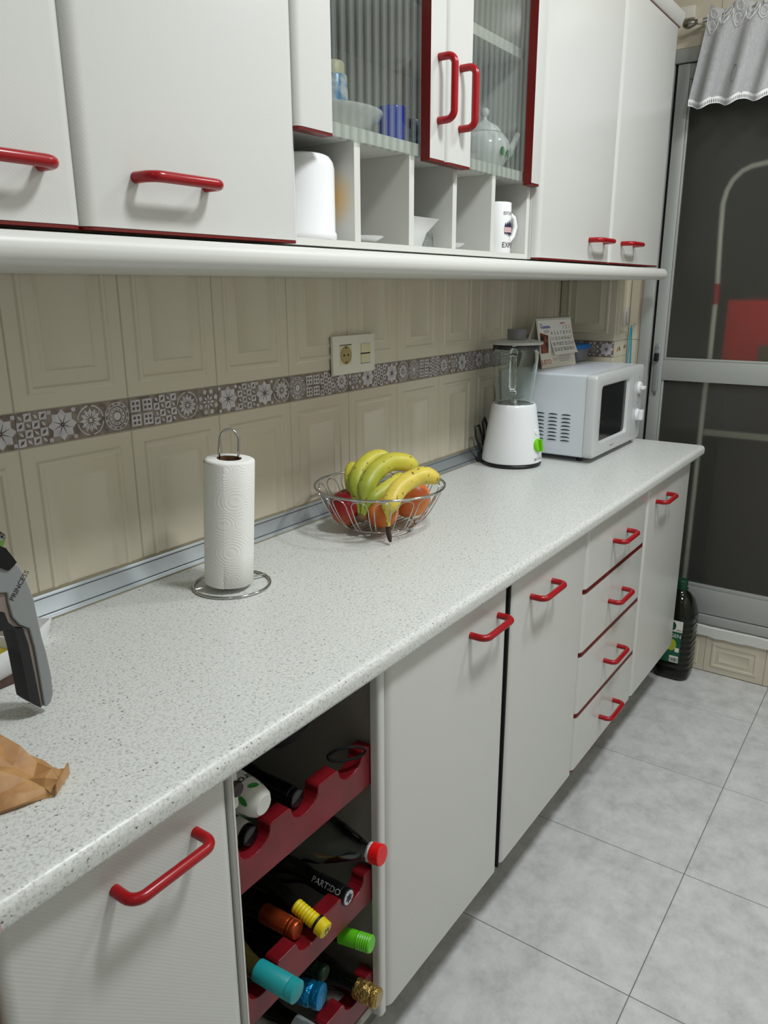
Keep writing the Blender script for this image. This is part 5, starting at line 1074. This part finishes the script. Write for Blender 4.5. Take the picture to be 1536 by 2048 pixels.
for row in range(5):
    for col in range(7):
        h = 0.138 - row*0.0195; x = 0.088 + col*0.0212
        if row == 0 and col < 4: continue
        if day > 31: break
        m_ = MREDP if col == 6 else MINK; s = str(day); day += 1
        def wr(p, x=x, h=h): return cp(x+p.x, h+p.y)
        text('date_number', s, 0.0180, (0, 0, 0), (1, 0, 0), (0, 1, 0), m_, cal, 0.0, wrap=wr)
bm = B()
for i in range(36):
    c = A+xd*(0.006+i*(wcal-0.012)/35)+upc*(HC-0.001); tube(bm, [c+upc*0.006*math.cos(a)+nc*0.006*math.sin(a) for a in [2*PI*k/8 for k in range(8)]], 0.0007, 4, closed=True)
obj('wire_binding', bm, MCH, cal, 0)
# blue lidded container
cc = Vector((2.494, -0.092, 0)); cb = thing('food_container', 'clear plastic food tub with bright blue lid on the microwave', 'container', (cc.x, cc.y, ZM))
bm = B(); prism_pts = rrect(-0.060, 0.060, -0.050, 0.050, 0.018, 5)
def tr_(s, z): return [(cc.x+p[0]*s, cc.y+p[1]*s, z) for p in prism_pts]
last = ringloft(bm, [tr_(0.86, ZM+0.0002), tr_(0.90, ZM+0.002), tr_(1.0, ZM+0.046)]); bm.faces.new(last); bm.faces.ensure_lookup_table(); 
bm.faces.new([v_ for v_ in bm.verts][:len(prism_pts)][::-1]); MTUB = mat('cloudy_plastic', (150, 152, 160), 0.25); BS(MTUB).inputs['Transmission Weight'].default_value = 0.35; obj('tub', bm, MTUB, cb, 40)
bm = B(); last = ringloft(bm, [tr_(1.02, ZM+0.0465), tr_(1.07, ZM+0.048), tr_(1.07, ZM+0.060), tr_(1.02, ZM+0.0630), tr_(0.9, ZM+0.0630), tr_(0.88, ZM+0.0610)]); bm.faces.new(last); part(obj('lid', bm, mat('bright_blue_lid', (12, 112, 186), 0.4), cb, 40), 'bright blue lid')

# socket plate on the back wall
sp = thing('socket_plate', 'cream double plate with one socket and two switches on the tiled wall', 'socket', (1.205, -0.005, 1.30))
sx0, sx1, sz0, sz1 = 1.1150, 1.2945, 1.2500, 1.3480; yfp = -0.0125
bm = B(); box(bm, sx0, sx1, yfp, -0.003, sz0, sz1, bev=0.0025); obj('plate', bm, MIVW, sp, 40)
bm = B(); box(bm, sx0+0.003, sx1-0.003, -0.003, -0.0004, sz0+0.003, sz1-0.003); obj('backing_box', bm, MDARK, sp, 0)
scx, scz = 1.1660, 1.2990
bm = B(); box(bm, scx-0.0245, scx+0.0245, yfp-0.0010, yfp+0.001, scz-0.0245, scz+0.0245, bev=0.0006); face = obj('socket_face', bm, MIVO, sp, 30)
bm = B(); lathe(bm, [(0.0235, -0.0000), (0.0215, 0.0), (0.0205, -0.0), (0.0200, 0.0080), (0, 0.0080)], (scx, yfp-0.0016, scz), (0, 1, 0), 36)
# open the face: ring proud, well drawn as a dished cup in front
bm.free(); bm = B(); lathe(bm, [(0.0228, 0.0012), (0.0222, 0.0018), (0.0205, 0.0018), (0.0190, 0.0004), (0, 0.0003)], (scx, yfp-0.0010, scz), (0, -1, 0), 36); part(obj('socket_well', bm, mat('yellowed_plastic', (170, 150, 104), 0.35), face, 40), 'yellowed round socket well')
for dx in (-0.0085, 0.0085):
    bm = B(); lathe(bm, [(0, 0.0016), (0.0024, 0.0016), (0.0024, 0.0002)], (scx+dx, yfp-0.0011, scz), (0, -1, 0), 12); obj('pin_hole', bm, MDARK, face, 40)
for dz in (-0.0195, 0.0195): 
    bm = B(); box(bm, scx-0.003, scx+0.003, yfp-0.0038, yfp-0.0012, scz+dz-0.0022, scz+dz+0.0022); obj('earth_clip', bm, mat('brass', (120, 104, 60), 0.35, metal=0.7), face, 0)
for (z0, z1) in ((1.3005, 1.3235), (1.2740, 1.2975)):
    bm = B(); box(bm, 1.2310, 1.2710, yfp-0.0030, yfp+0.001, z0, z1, bev=0.0008); obj('rocker_switch', bm, MIVO, sp, 30)
bm = B(); box(bm, 1.2300, 1.2715, yfp-0.0008, yfp-0.0001, 1.2975, 1.3005); box(bm, 1.2300, 1.2715, yfp-0.0008, yfp-0.0001, 1.2725, 1.2740); box(bm, scx-0.0245, scx+0.0245, yfp-0.0008, yfp-0.0001, scz+0.0245, scz+0.0262); obj('shadow_gap', bm, MDARK, sp, 0)

# ---- left end of the worktop
ap = thing('kettle', 'grey and black kettle entering at the left edge, handle reaching down', 'kettle', (-0.04, -0.19, H))
bm = B(); lathe(bm, [(0, 0.0004), (0.072, 0.0004), (0.074, 0.006), (0.074, 0.10), (0.070, 0.19), (0.060, 0.235), (0, 0.240)], (-0.045, -0.200, H), (0, 0, 1), 40); obj('body', bm, MGREY, ap, 50)
hy0, hy1 = -0.318, -0.284
SH = [(0.030, 1.150), (0.0611, 1.1169), (0.0743, 1.1220), (0.0775, 1.1165), (0.0853, 1.0920), (0.0907, 1.0655), (0.0928, 1.0340), (0.0945, 1.0110), (0.0980, 0.9845), (0.1005, 0.9495), (0.0995, 0.9225), (0.0950, 0.9115), (0.0885, 0.9075), (0.0845, 0.9090), (0.0835, 0.9560), (0.0820, 0.9990), (0.0785, 1.0285), (0.0660, 1.0385), (0.0585, 1.0520), (0.0560, 1.0740), (0.0565, 1.0870), (0.030, 1.095)]
BE = [(0.030, 1.094), (0.0560, 1.0860), (0.0555, 1.0735), (0.0580, 1.0515), (0.0655, 1.0380), (0.0780, 1.0280), (0.0815, 0.9988), (0.0830, 0.9558), (0.0840, 0.9092), (0.0805, 0.9092), (0.0785, 0.9530), (0.0752, 1.0085), (0.0710, 1.0330), (0.0610, 1.0370), (0.0530, 1.0470), (0.0500, 1.0620), (0.030, 1.070)]
BL = [(0.030, 1.069), (0.0498, 1.0615), (0.0526, 1.0465), (0.0607, 1.0365), (0.0705, 1.0322), (0.0747, 1.0083), (0.0780, 0.9528), (0.0800, 0.9092), (0.0725, 0.9165), (0.0655, 0.9260), (0.0640, 0.9640), (0.0625, 1.0010), (0.0590, 1.0330), (0.0520, 1.0380), (0.030, 1.040)]
for nm, P_, m_, y0_, y1_, bw in (('handle_shell', SH, mat('satin_grey', (134, 138, 138), 0.35), hy0, hy1, 0.005), ('handle_inlay', BE, mat('taupe_inlay', (132, 120, 112), 0.45), hy0+0.004, hy1-0.002, 0.0), ('grip', BL, MBLK, hy0+0.001, hy1, 0.0)):
    bm = B(); prism(bm, P_, XZ, y0_, y1_, 0); o_ = obj(nm, bm, m_, ap, 0)
    if bw: md = o_.modifiers.new('b', 'BEVEL'); md.width = bw; md.segments = 4; md.limit_method = 'ANGLE'; md.angle_limit = 0.7; md.use_clamp_overlap = True
bm = B(); box(bm, -0.03, 0.034, -0.312, -0.255, 1.040, 1.120, bev=0.004); obj('handle_mount', bm, MBLK, ap, 35)
bm = B(); prism(bm, [(0.030, 1.1700), (0.0620, 1.1470), (0.0735, 1.1245), (0.0620, 1.1170), (0.030, 1.1360)], XZ, hy0-0.0025, hy1, 0); lidp = part(obj('control_panel', bm, MBLG, ap, 0), 'black control panel')
tdx = Vector((0.50, 0, 0.62)).normalized(); tdy = Vector((-0.62, 0, 0.50))
text('lettering', 'PRINCESS', 0.0100, (0.0735, hy0-0.0004, 1.0920), tdx, tdy, MINK, ap, 0.0001)
# white dishes and green mill
def sqdish(label, c, s, h, z, ang=0.0, name='square_dish', wall=0.0025, flare=1.35):
    t = thing(name, label, 'dish', (c[0], c[1], z)); bm = B(); base_p = rrect(-s, s, -s, s, s*0.16, 4); ca, sa = math.cos(ang), math.sin(ang)
    def L_(k, zz): return [(c[0]+(p[0]*ca-p[1]*sa)*k, c[1]+(p[0]*sa+p[1]*ca)*k, zz) for p in base_p]
    f0 = [bm.verts.new(p) for p in L_(0.9, z+0.0003)]; bm.faces.new(f0[::-1])
    last = ringloft(bm, [L_(0.9, z+0.0003), L_(1.0, z+0.006), L_(flare, z+h-0.001), L_(flare, z+h), L_(flare-wall/s, z+h), L_(0.95, z+0.008), L_(0.7, z+0.004)]); bm.faces.new(last); obj('dish', bm, MCER, t, 40); return t
sqdish('larger white flared square dish beside the kettle at the back left', (0.204, -0.083), 0.0225, 0.030, H, math.radians(35), flare=1.25)
t = sqdish('small white square dish of yellow oil in front of the kettle', (0.105, -0.150), 0.030, 0.044, H+0.0032, 0.25, name='small_square_dish', flare=1.18)
bm = B(); pz = H+0.030; ca, sa = math.cos(0.25), math.sin(0.25); bm.faces.new([bm.verts.new((0.105+(p[0]*ca-p[1]*sa), -0.150+(p[0]*sa+p[1]*ca), pz)) for p in rrect(-0.0305, 0.0305, -0.0305, 0.0305, 0.006, 3)])
oi = obj('oil', bm, mat('yellow_oil', (176, 160, 40), 0.1), None, 0, loc=(0.105, -0.150, pz)); oi.name = 'olive_oil'; tag(oi, 'yellow oil filling the small white square dish', 'oil')
bm = B(); box(bm, 0.045, 0.148, -0.200, -0.105, H+0.0004, H+0.0030, bev=0.001); tag(obj('trivet', bm, mat('dark_brown_mat', (74, 52, 44), 0.6), None, 30, loc=(0.08, -0.2, H)), 'dark brown mat under the small square dish', 'mat')
ml = thing('pepper_mill', 'glass spice mill with silver dome and green collar at the left edge', 'mill', (0.180, -0.045, H))
mc = (0.1800, -0.0450, 0)
bm = B(); lathe(bm, [(0, 0.0004), (0.0125, 0.0004), (0.0130, 0.004), (0.0130, 0.045), (0.0165, 0.07), (0.0165, 0.130), (0.015, 0.152), (0, 0.152)], (mc[0], mc[1], H), (0, 0, 1), 28); obj('jar', bm, mat('pale_spice_glass', (190, 180, 160), 0.15), ml, 40)
bm = B(); lathe(bm, [(0.0155, 0.1525), (0.016, 0.158), (0.0225, 0.172), (0.023, 0.178), (0, 0.178)], (mc[0], mc[1], H), (0, 0, 1), 28); part(obj('collar', bm, mat('green_collar', (104, 156, 56), 0.3), ml, 40), 'green collar')
MDM = mat('perforated_metal', (150, 152, 150), 0.3, metal=0.8); v, n = mottle(MDM, (60, 60, 60), (200, 204, 200), 180, 2, 0.45, 0.55); bm = B(); lathe(bm, [(0.0245, 0.1782), (0.0240, 0.183), (0.017, 0.190), (0, 0.193)], (mc[0], mc[1], H), (0, 0, 1), 28); obj('dome', bm, MDM, ml, 40)

# paper bag
pbg = thing('paper_bag', 'crumpled brown kraft paper bag lying at the left edge of the worktop', 'bag', (-0.05, -0.42, H))
rg = random.Random(5); bm = B(); ad2 = Vector((-0.62, 0.785, 0)).normalized(); sd2 = Vector((0.800, 0.600, 0)).normalized(); tip2 = Vector((-0.0010, -0.4830, H))
secs = []
#        t      half width  top h   side offset
for (t, wfar, wnear, top, skew) in ((0.0, 0.024, 0.018, 0.014, 0), (0.010, 0.025, 0.020, 0.020, 0), (0.030, 0.029, 0.034, 0.024, 0), (0.052, 0.037, 0.048, 0.040, 0), (0.080, 0.050, 0.058, 0.058, 0), (0.115, 0.060, 0.066, 0.070, 0), (0.16, 0.066, 0.070, 0.078, 0), (0.20, 0.07, 0.07, 0.080, 0)):
    c = tip2 + ad2*t; prof = [(-wnear, 0.0005), (-wnear*1.02, top*0.18), (-wnear*0.86, top*0.52), (-wnear*0.35, top*0.88), (wfar*0.10, top*(0.80 if t in (0.03, 0.052) else 1.0)), (wfar*0.62, top*1.0), (wfar*0.98, top*0.62), (wfar, top*0.16), (wfar*0.95, 0.0005)]
    rowp = []
    for i, (s, h) in enumerate(prof):
        j = 0.0 if i in (0, 8) else 0.0035
        rowp.append(c + sd2*(s+rg.uniform(-j, j)) + Vector((0, 0, max(0.0005, h+rg.uniform(-j, j)))) + ad2*rg.uniform(-j, j)*0.8)
    secs.append(rowp)
vv_ = [[bm.verts.new(p) for p in r_] for r_ in secs]
for i in range(len(vv_)-1):
    for k in range(8):
        q = (vv_[i][k], vv_[i][k+1], vv_[i+1][k+1], vv_[i+1][k]); 
        if (i+k) % 2: bm.faces.new(q[:3]); bm.faces.new((q[0], q[2], q[3]))
        else: bm.faces.new((q[0], q[1], q[3])); bm.faces.new((q[1], q[2], q[3]))
    bm.faces.new((vv_[i][8], vv_[i][0], vv_[i+1][0], vv_[i+1][8]))
bm.faces.new(vv_[0]); bm.faces.new(vv_[-1][::-1]); obj('paper', bm, MBAG, pbg, 18)
bm = B(); c = tip2 - ad2*0.0022; q = [c - sd2*0.018 + Vector((0, 0, 0.004)), c + sd2*0.024 + Vector((0, 0, 0.003)), c + sd2*0.024 + Vector((0, 0, 0.018)), c - sd2*0.016 + Vector((0, 0, 0.016))]
f1 = [bm.verts.new(p) for p in q]; f2 = [bm.verts.new(p-ad2*0.0016) for p in q]; bm.faces.new(f1); bm.faces.new(f2[::-1])
for i in range(4): bm.faces.new((f1[i], f1[(i+1) % 4], f2[(i+1) % 4], f2[i]))
obj('folded_base', bm, MBAG, pbg, 0)
# clear packet at the very edge
pk = thing('clear_packet', 'clear plastic packet with pink band hanging over the worktop edge at far left', 'packet', (-0.15, -0.58, H))
bm = B()
for (yy, zz, y2, z2, mi) in ((-0.545, H+0.0020, -0.588, H+0.0022, 0), (-0.588, H+0.0022, -0.6045, H-0.010, 0), (-0.6045, H-0.010, -0.6065, H-0.022, 1)):
    vs = [(-0.30, yy, zz), (-0.1300-(0.545+yy)*-0.25, yy, zz), (-0.1300-(0.545+y2)*-0.25, y2, z2), (-0.30, y2, z2)]
    a_ = [bm.verts.new(p) for p in vs]; b_3 = [bm.verts.new((p[0], p[1]-0.0008, p[2]+0.0008)) for p in vs]
    for fc_ in (a_[::-1], b_3): f = bm.faces.new(fc_); f.material_index = mi
    for i in range(4): f = bm.faces.new((a_[i], a_[(i+1) % 4], b_3[(i+1) % 4], b_3[i])); f.material_index = mi
MFILM = mat('clear_film', (200, 206, 204), 0.15); BS(MFILM).inputs['Alpha'].default_value = 0.35; obj('film', bm, [MFILM, mat('pink_band', (206, 150, 156), 0.4)], pk, 0)

# ---- oil bottle on the floor
oc = Vector((2.628, -0.560, 0)); ob = thing('oil_bottle', 'large dark green plastic olive oil bottle on the floor by the balcony door', 'bottle', (oc.x, oc.y, F))
GO = mat('dark_green_oil', (16, 20, 8), 0.08, coat=0.5); GO2 = glass('olive_oil_plastic', (20, 24, 10), 0.06, 1.45); BS(GO2).inputs['Transmission Weight'].default_value = 0.3
hw_ = 0.0690
def sq(s, z, rf=0.30): return [(oc.x+p[0], oc.y+p[1], z) for p in rrect(-s, s, -s, s, max(0.004, s*rf*2 if rf < 0.5 else s*0.99), 5)]
loops = [sq(hw_*0.86, F+0.0004), sq(hw_*0.97, F+0.010), sq(hw_, F+0.022)]
z = F+0.030
for i in range(9):
    zc = F+0.036+i*0.0245; loops += [sq(hw_, zc), sq(hw_, zc+0.012), sq(hw_*0.955, zc+0.0165), sq(hw_*0.955, zc+0.020)]
top0 = F+0.036+9*0.0245
loops += [sq(hw_, top0), sq(hw_*0.99, top0+0.020, 0.34), sq(hw_*0.90, top0+0.045, 0.38), sq(hw_*0.84, top0+0.062, 0.40), sq(hw_*0.74, top0+0.082, 0.44), sq(hw_*0.50, top0+0.104, 0.48), sq(hw_*0.30, top0+0.116, 0.49), sq(hw_*0.28, top0+0.124, 0.49)]
bm = B(); f0 = [bm.verts.new(p) for p in loops[0]]; bm.faces.new(f0[::-1]); last = ringloft(bm, loops); bm.faces.new(last); obj('body', bm, GO2, ob, 50)
zc0 = top0+0.120
bm = B(); lathe(bm, [(0, 0.0), (0.0245, 0.0), (0.0250, 0.004), (0.0205, 0.005), (0.0215, 0.006), (0.0215, 0.034), (0.019, 0.037), (0, 0.037)], (oc.x, oc.y, zc0), (0, 0, 1), 28); part(obj('cap', bm, mat('dark_green_cap', (12, 58, 38), 0.4), ob, 40), 'dark green screw cap')
xl = oc.x-hw_-0.0008
def lab(name, y0, y1, z0, z1, m_, d=0.0): bm = B(); box(bm, xl-0.0006-d, xl-d, y0, y1, z0, z1); return obj(name, bm, m_, ob, 0)
ly0, ly1 = oc.y-0.034, oc.y+0.052
MLG = mat('label_green', (24, 92, 66), 0.4)
lab('label', ly0, ly1, F+0.080, F+0.245, MLG); lab('label_top', ly0-0.002, ly1, F+0.215, F+0.262, MPAPER, 0.0007)
bm = B(); f = bm.faces.new([bm.verts.new((xl-0.0016, oc.y+0.005+0.016*math.cos(a), F+0.238+0.020*math.sin(a))) for a in [2*PI*i/20 for i in range(20)]]); obj('label_emblem', bm, mat('emblem_green', (20, 74, 56), 0.4), ob, 0)
text('lettering', 'VIRGEN', 0.022, (xl-0.0010, oc.y+0.004, F+0.196), (0, -1, 0), (0, 0, 1), MPAPER, ob, 0.0001)
text('lettering', 'oliva', 0.012, (xl-0.0016, oc.y-0.022, F+0.223), (0, -1, 0), (0, 0, 1), MINK, ob, 0.0001)
bm = B(); f = bm.faces.new([bm.verts.new((xl-0.0010, oc.y+0.002+0.020*math.cos(a), F+0.157+0.026*math.sin(a))) for a in [2*PI*i/20 for i in range(20)]]); part(obj('olive_print', bm, mat('olive_yellow', (168, 176, 44), 0.4), ob, 0), 'yellow-green olive picture')
lab('sticker', oc.y-0.030, oc.y-0.014, F+0.128, F+0.146, MPAPER, 0.0007); lab('barcode_label', oc.y-0.030, oc.y+0.004, F+0.082, F+0.110, MPAPER, 0.0014)
bm = B(); rb_ = random.Random(2); y = oc.y-0.027
while y < oc.y+0.001:
    w_2 = rb_.choice((0.0006, 0.001, 0.0015)); box(bm, xl-0.0024, xl-0.0021, y, y+w_2, F+0.086, F+0.102); y += w_2+rb_.choice((0.0007, 0.0012))
obj('barcode', bm, MINK, ob, 0)
